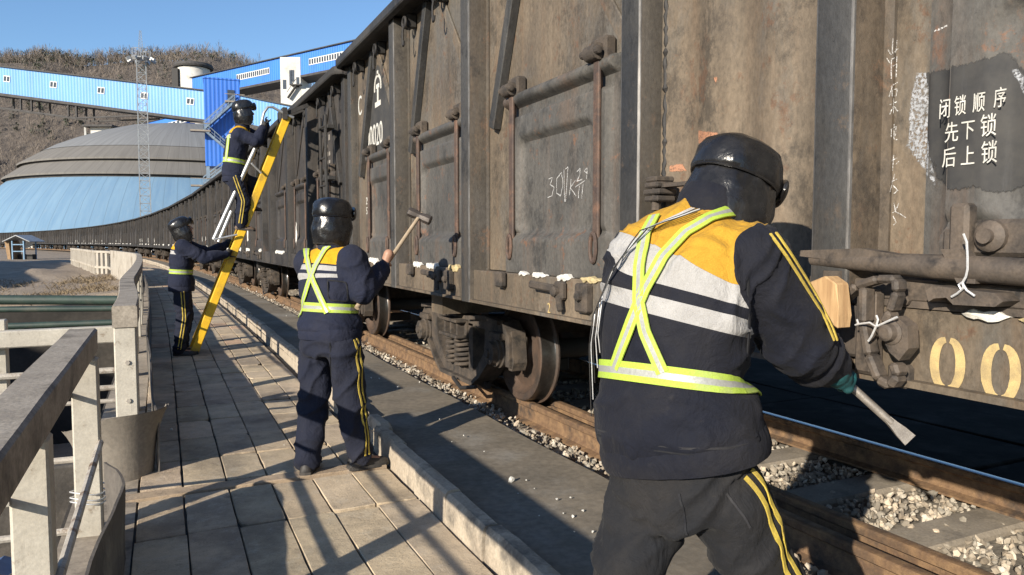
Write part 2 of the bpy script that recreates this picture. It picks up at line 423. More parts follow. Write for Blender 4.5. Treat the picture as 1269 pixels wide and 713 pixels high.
# ---- track bed, slabs beyond the far rail
b = MB()
b.grid(8, 170, lambda u, v: V((2.3+u*2.0+cx(-5+v*240), -5+v*240, -.075+.02*noise.noise(V((u*6, v*400, 2))))))
BEDM = mk('ballast_bed', (.27, .24, .195), (.13, .115, .095), 22, .95, .9, 60)
tag(b.build('track_bed', BEDM, smooth=True, origin=(0, 0, 0)), kind='structure')
b = MB(); y = -5.0
while y < 60:
    L = 1.96
    for x0, x1 in ((4.42, 5.3), (5.32, 6.5), (6.52, 9.0)):
        ym = y+L/2
        b.box(((x0+x1)/2+cx(ym), ym, .0+random.uniform(-.008, .008)), (x1-x0-.015, L-.02, .16), Matrix.Rotation(random.uniform(-.006, .006), 3, 'X'), .008)
    y += L
tag(b.build('coal_slab_apron', COALS, origin=(0, 0, 0)), kind='structure')

# ---- rails
def rail_obj(xc, y0, y1, label, head, lab='rail'):
    b = MB(); zt = .14
    prof = [(-.075, -.176), (-.075, -.163), (-.02, -.148), (-.011, -.12), (-.011, -.055), (-.034, -.04), (-.036, -.010), (-.028, -.002), (-.02, 0.0)]
    prof = prof + [(-x, z) for x, z in prof[::-1]]
    yy = axis((y0, min(y1, 10), 2.0), *(((10, y1, 6.0),) if y1 > 10 else ()))
    rings = [[b.bm.verts.new((xc+x+cx(y), y, zt+z)) for x, z in prof] for y in yy]
    n = len(prof)
    for p, q in zip(rings, rings[1:]):
        for i in range(n):
            b.mi = 1 if 7 <= i <= 9 and head else 0
            b.face((p[i], p[(i+1) % n], q[(i+1) % n], q[i]))
    b.mi = 0; b.face(rings[0]); b.face(rings[-1][::-1])
    o = b.build(lab, [RAILM, RAILTOP], smooth=True, angle=R(25), origin=(xc, 0, -.036))
    return tag(o, label, 'rail')
rail_obj(2.765, -6, 230, 'rusty brown running rail nearest the walkway, with wagon wheels standing on it', False)
rail_obj(2.985, -6, 60, 'brown guard rail lying just inside the near running rail, no wheels on it', False)
rail_obj(4.27, -6, 230, 'far running rail with a shiny blue head, in front of the black slabs', True)

# ---- concrete sleepers (seen between the rails in front)
SLEEP = mk('sleeper_concrete', (.36, .31, .245), (.26, .225, .18), 5, .95, .5, 40, c=(.15, .13, .105), csc=3)
b = MB(); b.box((3.52, 0, -.105), (2.5, .27, .14), bev=.02)
first = None; k = 0
def sleeper_label(y):
    if 2.3 < y < 2.7: return 'grey concrete sleeper crossing the ballast at the bottom right, nearest the camera'
    if 3.0 < y < 3.4: return 'grey concrete sleeper between the rails, beside the leg of the nearest worker'
    return 'concrete sleeper half buried in ballast under the train'
y = -1.72
while y < 26:
    if first is None:
        first = b.build('sleeper', SLEEP, origin=(3.52, 0, -.175)); o = first
    else: o = first.copy(); COL.objects.link(o)
    o.location = (3.52+cx(y), y, -.175); o.rotation_euler.z = -ctan(y)
    lb = sleeper_label(y)
    tag(o, lb, 'sleeper', 'concrete sleepers under the rails')
    y += .70
# ---- ballast: far too many stones to count
def rocks(n, pos, rad, seed, sub=True):
    rng = np.random.default_rng(seed)
    bmq = bmesh.new(); bmesh.ops.create_icosphere(bmq, subdivisions=1, radius=1.0) if sub else bmesh.ops.create_cube(bmq, size=1.5)
    bv = np.array([v.co[:] for v in bmq.verts]); bf = np.array([[v.index for v in f.verts] for f in bmq.faces]); bmq.free()
    Vs, Fs = [], []
    for i in range(n):
        p = pos(rng)
        if p is None: continue
        r = rad(rng)
        q = bv*(1+rng.uniform(-.33, .22, (len(bv), 1)))*np.array([1, rng.uniform(.6, 1.0), rng.uniform(.45, .8)])*r
        # cut a flat or two, like broken stone
        for _ in range(6):
            d = rng.normal(size=3); d /= np.linalg.norm(d); s_ = q@d; lim = r*rng.uniform(.28, .6)
            q = q-np.outer(np.maximum(0, s_-lim), d)
        A = rng.normal(size=(3, 3)); Q, _ = np.linalg.qr(A); q = q@Q
        Fs.append(bf+len(Vs)*len(bv)); Vs.append(q+np.array(p))
    me = bpy.data.meshes.new('rocks'); Vv = np.concatenate(Vs); Ff = np.concatenate(Fs)
    me.from_pydata(Vv.tolist(), [], Ff.tolist()); me.update()
    tint = me.color_attributes.new('tint', 'FLOAT_COLOR', 'POINT')
    t = np.repeat(np.where(rng.random(len(Vs)) < .2, 1.5, rng.uniform(.5, 1.2, len(Vs))), len(bv)); w = np.repeat(rng.uniform(.85, 1.08, len(Vs)), len(bv))
    arr = np.stack([t, t*(.5+.5*w), t*w, np.ones_like(t)], 1).astype(np.float32).ravel(); tint.data.foreach_set('color', arr)
    return me
ROCK = NT('ballast_stone'); a_ = ROCK.add('ShaderNodeAttribute', attribute_name='tint')
rc = ROCK.mix(ROCK.ramp(ROCK.noise(22, 6, .7), [(.3, 0.0), (.7, 1.0)]), (.46, .41, .335), (.29, .255, .205))
ROCK.col(ROCK.mix(1.0, rc, a_.outputs['Color'], 'MULTIPLY')); ROCK.rough(.9); ROCK.bump(ROCK.noise(90, 5, .7), .6, .004)
def is_sleeper(y): return abs(((y+1.72+.35) % .70)-.35) < .15
def p_mid(r):
    y = r.uniform(-1.5, 7.0); x = r.uniform(3.05, 4.22)
    if is_sleeper(y) and r.random() < .93: return None
    return (x, y, -.085+r.uniform(0, .04)+.015*(1-abs(x-3.6)))
def p_side(r):
    y = 1.5+22*r.random()**1.6; x = 2.35+.33*r.random()
    return (x+cx(y), y, .0+r.uniform(-.05, .055)-(x-2.35)*.16)
def p_far(r):
    y = r.uniform(8, 60); x = r.uniform(2.38, 4.2)
    return (x+cx(y), y, r.uniform(-.07, -.0))
tag(link_mesh('ballast', rocks(7600, p_mid, lambda r: r.uniform(.016, .036), 1), ROCK.m, origin=(0, 0, 0)), 'pale broken ballast stone between the rails', kind='stuff')
tag(link_mesh('ballast', rocks(4200, p_side, lambda r: r.uniform(.013, .036), 2), ROCK.m, origin=(0, 0, 0)), 'broken ballast stone along the near rail', kind='stuff')
tag(link_mesh('ballast', rocks(2500, p_far, lambda r: r.uniform(.02, .04), 3, False), ROCK.m, origin=(0, 0, 0)), 'distant ballast under the far wagons', kind='stuff')
# ---- loose white lumps lying on the strip and walkway
protos = []
for i in range(4):
    me = rocks(1, lambda r: (0, 0, 0), lambda r: 1.0, 30+i); me.materials.append(LIME); protos.append(me)
LUMPS = [(634,596,.026),(652,596,.008),(690,620,.011),(707,618,.012),(710,641,.012),(698,637,.007),(722,634,.01),(712,660,.008),(620,655,.008),(493,481,.018),(460,469,.014),(470,470,.014),(505,460,.008),(575,541,.013),(735,660,.01),(642,612,.005),(352,552,.006),(213,534,.02),(545,520,.008),(600,560,.007),(430,440,.02),(395,415,.02),(380,402,.02),(355,392,.018),(520,474,.01),(560,548,.006),(668,640,.006),(340,372,.03),(318,362,.03),(662,606,.005)]
for i, (u, v, r) in enumerate(LUMPS):
    p = onz(u, v, 0); z = 0.0
    if p.x > 1.4 or v < 475: p = onz(u, v, .085); z = .085
    o = bpy.data.objects.new('white_stone', protos[i % 4]); COL.objects.link(o)
    o.location = (p.x, p.y, z+r*.4); o.scale = (r, r, r); o.rotation_euler = (0, 0, i*1.3)
    if i == 0: tag(o, 'largest white lump lying on the dark strip, left of the nearest worker', 'stone', 'white lumps scattered beside the track')
    elif i == 17: tag(o, 'lone white lump lying on shaded paving near the parapet', 'stone', 'white lumps scattered beside the track')
    else: tag(o, 'small white lump lying loose on the paving or the dark strip', 'stone', 'white lumps scattered beside the track')
# ================================================================== THE COAL TRAIN
WX, WY, WZ = 3.55, 2.30, .14                              # centre of the first wagon on the rail tops
POSTS = [8.72, 6.73, 4.91, 2.87, 1.73, -.31, -2.13, -4.12]
BAYS = [(6.73, 8.17), (4.91, 6.73), (2.87, 4.91), (-.31, 1.73), (-2.13, -.31), (-3.57, -2.13)]
DOORS = [(6.98, 8.02), (5.11, 6.33), (3.12, 4.43), (.17, 1.48), (-1.73, -.51), (-3.42, -2.38)]
XP, XF = 2.10, 1.95                                       # side sheet plane, outer flange plane
ZB, ZS, ZT = 1.055, 1.285, 3.60

def wheel(parent, y, x=2.765, r=.42, detail=True):
    n = 40 if detail else 18
    b = MB()
    prof = [(-.055, .09), (-.055, .15), (-.02, .17), (.0, .30), (-.035, .345), (-.062, .36), (-.066, .405), (-.06, .417), (.0, .42), (.055, .425), (.066, .435), (.075, .45), (.09, .448), (.098, .43), (.098, .36), (.06, .33), (.03, .17), (.05, .12), (.05, .09)]
    b.lathe((x, y, WZ+r), (1, 0, 0), prof, n)
    w = b.build('wheel', WHEELM, parent, smooth=True, angle=R(30))
    t = MB(); t.lathe((x, y, WZ+r), (1, 0, 0), [(-.061, .41), (-.056, .4185), (.0, .4215), (.05, .4265), (.06, .433), (.061, .42)], n, cap=False)
    t.build('tread', TREAD, w, smooth=True)
    # far wheel and axle
    b = MB(); b.lathe((WX*2-x, y, WZ+r), (-1, 0, 0), prof, 24)
    b.build('wheel', WHEELM, parent, smooth=True, angle=R(30))
    b = MB(); b.lathe((x, y, WZ+r), (1, 0, 0), [(0, .085), (WX*2-2*x, .085)], 14)
    b.build('axle', DARKM, parent, smooth=True)

def bogie(root, yc, detail=True):
    frs = []
    for side in ((0, 1) if detail else (0,)):
        b = MB()
        sx = (lambda x: x) if side == 0 else (lambda x: 2*WX-x)
        X0 = sx(2.52); dx = V((.16 if side == 0 else -.16, 0, 0))
        P = [(-1.12, .50), (-1.12, .70), (-.98, .80), (-.72, .82), (-.34, .78), (.34, .78), (.72, .82), (.98, .80), (1.12, .70), (1.12, .50), (1.03, .50), (1.03, .66), (.79, .66), (.79, .46), (.66, .40), (.52, .28), (.34, .22), (-.34, .22), (-.52, .28), (-.66, .40), (-.79, .46), (-.79, .66), (-1.03, .66), (-1.03, .50)]
        # upper chord, lower chord and slanted legs as separate bars so that light shows through the windows
        for poly in ([(-1.12, .46), (-1.12, .70), (-.98, .82), (-.70, .84), (-.30, .80), (.30, .80), (.70, .84), (.98, .82), (1.12, .70), (1.12, .46), (1.04, .46), (1.04, .67), (.78, .67), (.70, .72), (-.70, .72), (-.78, .67), (-1.04, .67), (-1.04, .46)],
                     [(-.78, .67), (-.70, .72), (-.62, .72), (-.60, .52), (-.40, .33), (-.32, .31), (.32, .31), (.40, .33), (.60, .52), (.62, .72), (.70, .72), (.78, .67), (.78, .46), (.58, .30), (.40, .20), (-.40, .20), (-.58, .30), (-.78, .46)],
                     [(-.34, .31), (-.34, .74), (-.24, .74), (-.24, .31)], [(.24, .31), (.24, .74), (.34, .74), (.34, .31)]):
            b.prism([(y, z) for y, z in poly], (X0, yc, 0), (0, 1, 0), (0, 0, 1), dx)
        # flanges standing proud along the chords
        for y0, z0, y1, z1 in ((-.98, .815, -.70, .835), (-.70, .835, -.3, .797), (.3, .797, .70, .835), (.70, .835, .98, .815), (-.78, .47, -.58, .31), (-.58, .31, -.4, .212), (-.4, .212, .4, .212), (.4, .212, .58, .31), (.58, .31, .78, .47)):
            b.bar((X0-dx.x*.12, yc+y0, z0), (X0-dx.x*.12, yc+y1, z1), .06, .035)
        frs.append(b.build('bogie', CAST, root, smooth=True, angle=R(25)) if side == 0 else b.build('side_frame', CAST, frs[0], smooth=True, angle=R(25)))
    fr = frs[0]
    if detail:
        b = MB()
        b.prism([(-.24, .60), (-.24, .76), (.24, .76), (.24, .60)], (2.50, yc, 0), (0, 1, 0), (0, 0, 1), (2.1, 0, 0))
        for q in (-.16, 0, .16): b.box((2.47, yc+q, .68), (.08, .03, .13), bev=.006)
        b.box((2.455, yc, .755), (.12, .46, .03), bev=.008); b.box((2.455, yc, .61), (.12, .46, .03), bev=.008)
        b.build('bolster', CAST, fr)
        for q in (-.115, .115):
            b = MB(); pts = []
            for i in range(85):
                a = i/14*2*math.pi
                pts.append((2.53+.085*math.cos(a), yc+q+.085*math.sin(a), .325+.27*i/84))
            b.tube(pts, .017, 7)
            b.lathe((2.53, yc+q, .32), (0, 0, 1), [(0, .04), (.28, .04)], 10)
            b.build('spring', CAST, fr, smooth=True)
    for q in (-.915, .915):
        b = MB()
        b.box((2.57, yc+q, .70), (.20, .26, .06), bev=.012)
        b.lathe((2.66, yc+q, .56), (-1, 0, 0), [(0, .125), (.15, .130), (.16, .118), (.185, .118), (.19, .10), (.235, .095), (.245, .07), (.245, .04), (.262, .035), (.262, .0)], 24)
        for k in range(3):
            a = k*2.094+.5
            b.lathe((2.43, yc+q+.062*math.cos(a), .56+.062*math.sin(a)), (-1, 0, 0), [(0, .016), (.018, .016)], 6)
        if detail:
            # slanted pedestal jaw casting either side of the bearing
            for s_ in (-1, 1):
                b.prism([(s_*.12, .72), (s_*.20, .76), (s_*.235, .50), (s_*.20, .43), (s_*.135, .43)], (2.545, yc+q, 0), (0, 1, 0), (0, 0, 1), (.12, 0, 0))
        b.build('axle_box', CAST, fr, smooth=True, angle=R(28))
        wheel(fr, yc+q, detail=detail)
    if detail:
        b = MB()                                            # brake beam and hanger seen between the wheels
        b.box((3.0, yc-.42, .33), (.9, .09, .12), bev=.01); b.bar((2.6, yc-.5, .2), (2.6, yc+.5, .26), .05, .06)
        b.tube([(2.42, yc-.1, .22), (2.40, yc-.35, .17), (2.44, yc-.6, .22)], .018)
        b.build('brake_rigging', DARKM, fr)

def door_depth(a, z):
    # a rolled lip along the top, a plate with rounded shoulders under it, a soft pressed recess in the plate, a ledge at the foot
    rim = sm(0, .02, a)*(1-sm(.98, 1, a))
    t = max(-1.0, min(1.0, (z-2.375)/.042)); lip = .058*rim*math.sqrt(max(0.0, 1-t*t)) if abs(t) < 1 else 0.0
    ca = max(0.0, abs(a-.5)-.40)/.055; cz = max(0.0, z-2.20)/.075; corner = 1-sm(.75, 1.0, math.sqrt(ca*ca+cz*cz))
    plate = .040*corner*sm(1.275, 1.29, z)
    ra = max(0.0, abs(a-.5)-.27)/.085; rz = max(0.0, abs(z-1.83)-.22)/.09
    rec = 1-sm(.45, 1.05, math.sqrt(ra*ra+rz*rz))
    led = .022*corner*(1-sm(1.49, 1.525, z))
    crease = -.016*corner*math.exp(-((z-1.535)/.016)**2)
    return max(lip, plate-.042*rec*corner+led+crease)

def make_wagon(name, label, side_mat, door_mat, post_mat, post_side, detail=True):
    root = thing(name, label, 'railway wagon', (WX, WY, WZ), 0, 'coal wagons of the long train')
    # ---- body: both side sheets, ends and floor (open top)
    b = MB()
    t = .012
    for y0, y1 in zip(POSTS[1:], POSTS[:-1]):
        if (y0, y1) == (1.73, 2.87): continue
        b.box((XP+t/2, (y0+y1)/2, (ZS+ZT-.1)/2), (t, y1-y0, ZT-.1-ZS))
    xo = 2*WX-XP
    b.box((xo-t/2, 2.3, (ZS+ZT-.1)/2), (t, 12.8, ZT-.1-ZS))
    for ye in (8.74, -4.14): b.box((WX, ye, (ZS+ZT-.1)/2), (2*(WX-XP)-.03, .02, ZT-.1-ZS))
    b.box((WX, 2.3, 1.22), (2*(WX-XP)-.05, 12.8, .10))
    b.box((WX, 2.3, .95), (.42, 13.1, .34))
    for yb in (6.5, -1.9): b.box((WX, yb, .95), (2.5, .3, .26))
    for yp in POSTS:                                        # outer ribs on the side that faces away
        b.box((xo+.07, yp, (ZB+ZT-.1)/2), (.14, .14, ZT-.1-ZB))
    for xe in (2.6, 3.2, 3.9, 4.5):
        for ye in (8.79, -4.19): b.box((xe, ye, (1.1+ZT-.1)/2), (.10, .10, ZT-1.2))
    b.build('body', side_mat, root)
    b = MB(); b.grid(20, 6, lambda u, v: V((2.6+1.9*u, -4.05+12.7*v, 3.05+.35*math.sin(v*9.5)*.3+.25*noise.noise(V((u*3, v*9, 1)))-.3*abs(u-.5))))
    b.build('coal_load', COALS, root, smooth=True)
    # ---- fluted centre panel
    b = MB(); NU = 60 if detail else 14
    b.grid(NU, 8 if detail else 2, lambda u, v: V((XP-.012-.013*(math.sin(u*math.pi*2*3.5)) - .006*math.sin(u*21+v*3), 1.74+u*1.12, ZB+.12+v*(ZT-.2-ZB))))
    b.build('fluted_panel', side_mat, root, smooth=True)
    # ---- posts: a flanged channel each, rounded edges, rivets low down
    for k, yp in enumerate(POSTS):
        b = MB(); w = .15
        prof = [(XP-.002, -w/2-.035), (XP-.012, -w/2-.035), (XP-.018, -w/2-.004), (XF+.010, -w/2), (XF+.003, -w/2+.003), (XF, -w/2+.010), (XF, w/2-.010), (XF+.003, w/2-.003), (XF+.010, w/2), (XP-.018, w/2+.004), (XP-.012, w/2+.035), (XP-.002, w/2+.035)]
        zz = [ZB, ZB+.3, 1.6, 2.2, 2.8, ZT-.09] if detail else [ZB, ZT-.09]
        rings = [[b.bm.verts.new((x + (.004*noise.noise(V((yp*3, z*2, i))) if detail else 0), yp+y, z)) for i, (x, y) in enumerate(prof)] for z in zz]
        b.skin(rings)
        for f in b.bm.faces:
            c_ = f.calc_center_median(); n_ = f.normal if f.normal.length else V((0, 0, 1))
            f.normal_update(); n_ = f.normal
            b_edge = XF+.001 < c_.x < XF+.03
            f.material_index = 2 if (k not in (0, 7) and c_.x < XF+.009 and abs(abs(c_.y-yp)-w/2+.005) < .007) else (0 if c_.x < XF+.01 else 1)
        b.mi = 1
        if detail:
            for dz in (.05, .13, .21):
                for s_ in (-1, 1): b.lathe((XP-.01, yp+s_*(w/2+.018), ZB+dz+.02), (-1, 0, 0), [(0, .013), (.008, .012), (.014, .006)], 8)
        if k in (0, 7):
            for v in b.bm.verts: v.co.x = XP-(XP-v.co.x)*.55
        b.build('post', [post_mat, POSTB if (k == 4 and post_mat is POSTD) else post_side, EDGEW if post_mat is POSTD else post_mat], root, smooth=True, angle=R(30))
    # ---- top chord all round, rolled outer lip
    b = MB()
    for s_ in (0, 1):
        f = (lambda x: x) if s_ == 0 else (lambda x: 2*WX-x)
        pr = [(1.885, ZT-.10), (1.875, ZT-.085), (1.875, ZT-.02), (1.89, ZT), (2.13, ZT), (2.13, ZT-.11), (2.10, ZT-.11), (2.08, ZT-.07), (1.96, ZT-.07), (1.93, ZT-.11)]
        rings = [[b.bm.verts.new((f(x)+dx_, y, z)) for x, z in pr] for y, dx_ in ((8.88, .10 if s_ == 0 else -.10), (8.82, .025 if s_ == 0 else -.025), (8.75, 0), (-4.15, 0), (-4.22, .025 if s_ == 0 else -.025), (-4.28, .10 if s_ == 0 else -.10))]
        b.skin(rings)
    for ye in (8.82, -4.22): b.box((WX, ye, ZT-.055), (2*(WX-2.0), .13, .11), bev=.015)
    b.build('top_chord', post_mat, root, smooth=True, angle=R(30))
    # ---- side sill under the doors
    b = MB()
    for y0, y1 in zip(POSTS[1:], POSTS[:-1]):
        b.box((1.985+.04, (y0+y1)/2, (ZB+ZS)/2), (.08, y1-y0-.15, ZS-ZB-.004), bev=.006)
        if detail: b.box((1.97, (y0+y1)/2, ZB+.012), (.04, y1-y0-.17, .02))
    b.box((2*WX-2.03, 2.3, (ZB+ZS)/2), (.08, 12.8, ZS-ZB))
    b.build('side_sill', post_mat if not detail else side_mat, root)
    # ---- doors with hinges, bars and latches
    for k, (d0, d1) in enumerate(DOORS):
        if not detail:
            b = MB(); b.box((2.075, (d0+d1)/2, 1.84), (.05, d1-d0, 1.08), bev=.012); b.build('door', door_mat, root); continue
        b = MB(); NU, NV = 62, 92
        base = 2.072
        b.grid(NU, NV, lambda u, v: V((base-door_depth(u, 1.275+v*1.135)-.004*noise.noise(V((u*3+k, v*3, 5))), d0+u*(d1-d0), 1.275+v*1.135)))
        fb = [b.bm.verts.new(p) for p in ((XP-.002, d0, 1.275), (XP-.002, d1, 1.275), (XP-.002, d1, 2.41), (XP-.002, d0, 2.41))]
        b.box((2.088, (d0+d1)/2, 1.8425), (.022, d1-d0+.02, 1.15))
        dr = b.build('door', door_mat, root, smooth=True, angle=R(32))
        hs = ((d1-.145, d0+.15) if d1-d0 > 1.1 else (d1-.15, d0+.13))
        if k == 3: hs = (d0+.15,)
        for j, yh in enumerate(hs):
            b = MB()
            b.box((2.06, yh, 2.45), (.07, .15, .13), bev=.012)
            b.lathe((2.005, yh-.055, 2.435), (0, 1, 0), [(0, .03), (.005, .042), (.105, .042), (.11, .03)], 14)
            b.lathe((1.985, yh-.082, 2.435), (0, 1, 0), [(0, .014), (.003, .02), (.165, .02), (.168, .014)], 10)
            b.build('hinge', CAST, dr, smooth=True, angle=R(35))
            b = MB()
            b.box((2.02, yh-.01, 1.95), (.02, .055, .94), bev=.006)
            b.box((2.033, yh-.01, 1.95), (.03, .018, .94))
            # long eye link at the foot of the bar
            ring = [(2.0, yh-.01+.028*math.cos(a), 1.45+.075*math.sin(a)) for a in [i*math.pi/8 for i in range(17)]]
            b.tube(ring, .011, 7)
            b.build('hinge_bar', RUSTB, dr, smooth=True, angle=R(30))
        if k in (1, 2):
            # cam latch on the sill
            b = MB(); yl = d0+.42
            b.box((1.965, yl, 1.215), (.04, .10, .10), bev=.012); b.lathe((1.95, yl, 1.21), (-1, 0, 0), [(0, .03), (.03, .03), (.04, .02)], 10)
            b.bar((1.935, yl+.02, 1.225), (1.93, yl+.30, 1.235), .025, .045, bev=.01)
            b.bar((1.945, yl-.01, 1.2), (1.95, yl-.03, 1.10), .03, .04, bev=.01)
            b.build('latch', CAST, dr, smooth=True, angle=R(30)); b = MB()
            b.box((1.965, d0+.17, 1.19), (.05, .12, .15), bev=.01); b.lathe((1.94, d0+.17, 1.2), (-1, 0, 0), [(0, .028), (.02, .026), (.03, .012)], 10)
            b.build('latch_plate', CAST, dr, smooth=True, angle=R(30)); b = MB()
            b.box((1.955, d1-.12, 1.24), (.05, .10, .10), bev=.012)
            b.build('stop_block', CAST, dr, smooth=True, angle=R(30))
    # ---- braces on the upper sheets
    BR = [((8.37, 2.22), (7.79, 3.49)), ((7.0, 2.58), (7.72, 3.49)), ((6.48, 2.28), (6.03, 3.49)), ((5.08, 2.60), (5.80, 3.49)), ((4.655, 2.25), (4.17, 3.49)), ((2.99, 2.32), (3.88, 3.49))]
    BR += [((2*2.3-y0, z0), (2*2.3-y1, z1)) for (y0, z0), (y1, z1) in BR]
    for k, ((y0, z0), (y1, z1)) in enumerate(BR):
        b = MB(); deep = .062 if k % 2 == 0 else .02
        b.bar((XP-deep/2, y0, z0), (XP-deep/2, y1, z1), deep, .085, upv=V((0, -(z1-z0), y1-y0)), bev=.006 if detail else 0)
        b.build('brace', post_mat if k % 2 == 0 else side_mat, root)
    if detail:
        for yy in (8.28, 7.42, 6.42, 5.62, 4.6, 3.4, 1.25, .05, -.9, -1.8, -2.8, -3.7):
            b = MB()
            b.box((2.05, yy, ZT-.17), (.09, .05, .13), bev=.012)
            ring = [(1.985, yy+.045*math.cos(a), ZT-.19+.045*math.sin(a)) for a in [i*math.pi/6 for i in range(13)]]
            b.tube(ring, .014, 7)
            pts = [(1.975, yy, ZT-.23), (1.972, yy+.012, ZT-.28), (1.97, yy+.01, ZT-.36), (1.968, yy-.012, ZT-.40), (1.966, yy-.04, ZT-.395), (1.966, yy-.05, ZT-.36)]
            b.tube(pts, .0095, 6)
            b.build('hook', DARKM, root, smooth=True)
    for yb in (6.5, -1.9): bogie(root, yb, detail)
    # ---- couplers
    for ye, s_ in ((8.5, 1), (-3.9, -1)):
        b = MB(); b.box((WX, ye+s_*.28, .88), (.16, .66, .2), bev=.03); b.box((WX, ye+s_*.58, .88), (.30, .2, .32), bev=.06)
        b.build('coupler', DARKM, root)
    return root

wag1 = make_wagon('coal_wagon', 'nearest dusty brown coal wagon with stencilled doors, filling the right side', DUST, DOORP, POSTD, POSTS_)
# ---- the copies further down the line
def place(o, k):
    s = 13.35*k; yc = WY+s
    o.location = (WX+cx(yc), yc, WZ); o.rotation_euler.z = -ctan(yc)
far_label = ['second coal wagon of the train, dark brown, with the yellow ladder leaning against it', 'third coal wagon of the train, sooty black, behind the climbing worker and the ladder', 'fourth coal wagon of the train, sooty, behind the worker holding the ladder']
wag2 = make_wagon('coal_wagon', far_label[0], COALD, COALD, COALP, COALD)
place(wag2, 1)
for k in (2, 3):
    w = copy_tree(wag2); w['label'] = far_label[k-1]; place(w, k)
lod = make_wagon('coal_wagon', 'x', COALD, COALD, COALP, COALD, detail=False)
words = ['fifth', 'sixth', 'seventh', 'eighth', 'ninth', 'tenth', 'eleventh', 'twelfth', 'thirteenth', 'fourteenth', 'fifteenth', 'sixteenth', 'seventeenth']
for k in range(4, 17):
    w = lod if k == 4 else copy_tree(lod)
    w['label'] = '%s coal wagon of the sooty train, counted from the nearest one' % words[k-4]
    if k == 16: w['label'] = 'farthest coal wagon in sight, at the left end of the curving train'
    place(w, k)

# ---- white lime residue caught under the doors of each wagon
def lumps(b, y0, y1, x, z, n, rng, r=(.01, .03)):
    for i in range(n):
        y = rng.uniform(y0, y1); s_ = rng.uniform(*r)
        rings = []
        c = V((x, y, z+rng.uniform(-.5, .6)*s_))
        b.ell(c, Matrix.Rotation(rng.uniform(0, 3), 3, 'X'), s_*.5, s_*rng.uniform(.8, 2.0), s_*rng.uniform(.4, .9), 7, 5)
def roughen(b, a=.006, f=60):
    for v in b.bm.verts: v.co += V((noise.noise(v.co*f), noise.noise(v.co*f+V((5, 0, 0))), noise.noise(v.co*f+V((0, 7, 0)))))*a
rg = random.Random(5)
def caked(b, y0, y1, x, z, rng, h=.018):
    """an irregular caked strip: a broken slab with a ragged outline and thickness"""
    n = max(6, int((y1-y0)/.012)); sd = rng.random()*99
    rings = []
    for i in range(n+1):
        y = y0+(y1-y0)*i/n; e = min(1, min(i, n-i)/2.5)
        t = h*(.55+.9*noise.noise(V((y*23, sd, 0))))*e+.001; lo = -h*.7*e*(1+1.5*noise.noise(V((y*31, sd, 2))))
        d = (.014+.012*noise.noise(V((y*40, sd, 4))))*e+.002
        rings.append([b.bm.verts.new(p) for p in ((x+.02, y, z+lo), (x-d*.7, y, z+lo), (x-d, y, z+(t+lo)*.5), (x-d*.6, y, z+t), (x+.02, y, z+t))])
    b.skin(rings)
def residue(root, spans, mat, name='lime_residue', x=1.985, z=1.285, h=.02):
    for y0, y1 in spans:
        b = MB(); caked(b, y0, y1, x, z, rg, h); roughen(b, .004, 90); b.build(name, mat, root)
residue(wag1, [(3.98, 4.10), (3.74, 3.92), (3.45, 3.62)], LIME)
residue(wag1, [(5.98, 6.22), (5.60, 5.86)], LIME, h=.026)
residue(wag1, [(7.4, 7.85)], LIME, h=.03)
residue(wag1, [(3.15, 3.36)], FOAM, 'foam_residue')
residue(wag1, [(5.12, 5.34)], FOAM, 'foam_residue', h=.03)
rg = random.Random(9)
kk = 0
for w in [o for o in COL.objects if o.name.startswith('coal_wagon') and o is not wag1]:
    if kk > 9: break
    kk += 1
    for y0, y1 in DOORS:
        if rg.random() < .12: continue
        b = MB(); a0 = rg.uniform(y0+.05, y0+.35); caked(b, a0, rg.uniform(a0+.3, y1), 1.985, 1.29, rg, rg.uniform(.03, .055)); roughen(b, .012, 25)
        me = b.mesh('lime_residue'); me.transform(Matrix.Translation(V((-WX, -WY, -WZ)))); me.materials.append(LIME)
        o = bpy.data.objects.new('lime_residue', me); COL.objects.link(o); o.parent = w
        if rg.random() < .5:
            b = MB(); yy = rg.uniform(y0+.1, y1-.1); b.ell((2.02, yy, 1.60), Matrix.Identity(3), .012, rg.uniform(.03, .08), rg.uniform(.1, .22), 8, 6); roughen(b, .02, 25)
            me = b.mesh('lime_splash'); me.transform(Matrix.Translation(V((-WX, -WY, -WZ)))); me.materials.append(LIME)
            o = bpy.data.objects.new('lime_splash', me); COL.objects.link(o); o.parent = w
# ================================================================== MARKS AND HARDWARE ON THE NEAREST WAGON
def text(parent, name, s, y, z, h, mat, x, wx=1.0, depth=.0015, rot=0.0):
    """lettering on the wagon side: reads towards -y, faces -x; (y, z) is its lower left corner, h its height"""
    c = bpy.data.curves.new('t', 'FONT'); c.body = s; c.size = h/.7; c.extrude = depth
    o = bpy.data.objects.new('t', c); COL.objects.link(o); bpy.context.view_layer.update()
    me = bpy.data.meshes.new_from_object(o.evaluated_get(bpy.context.evaluated_depsgraph_get()))
    bpy.data.objects.remove(o)
    A = Matrix(((0, 0, -1), (-wx, 0, 0), (0, 1, 0))).to_4x4()
    me.transform(Matrix.Translation(V((x, y, z))) @ A @ Matrix.Rotation(rot, 4, 'Z'))
    me.materials.clear()
    return link_mesh(name, me, mat, parent)
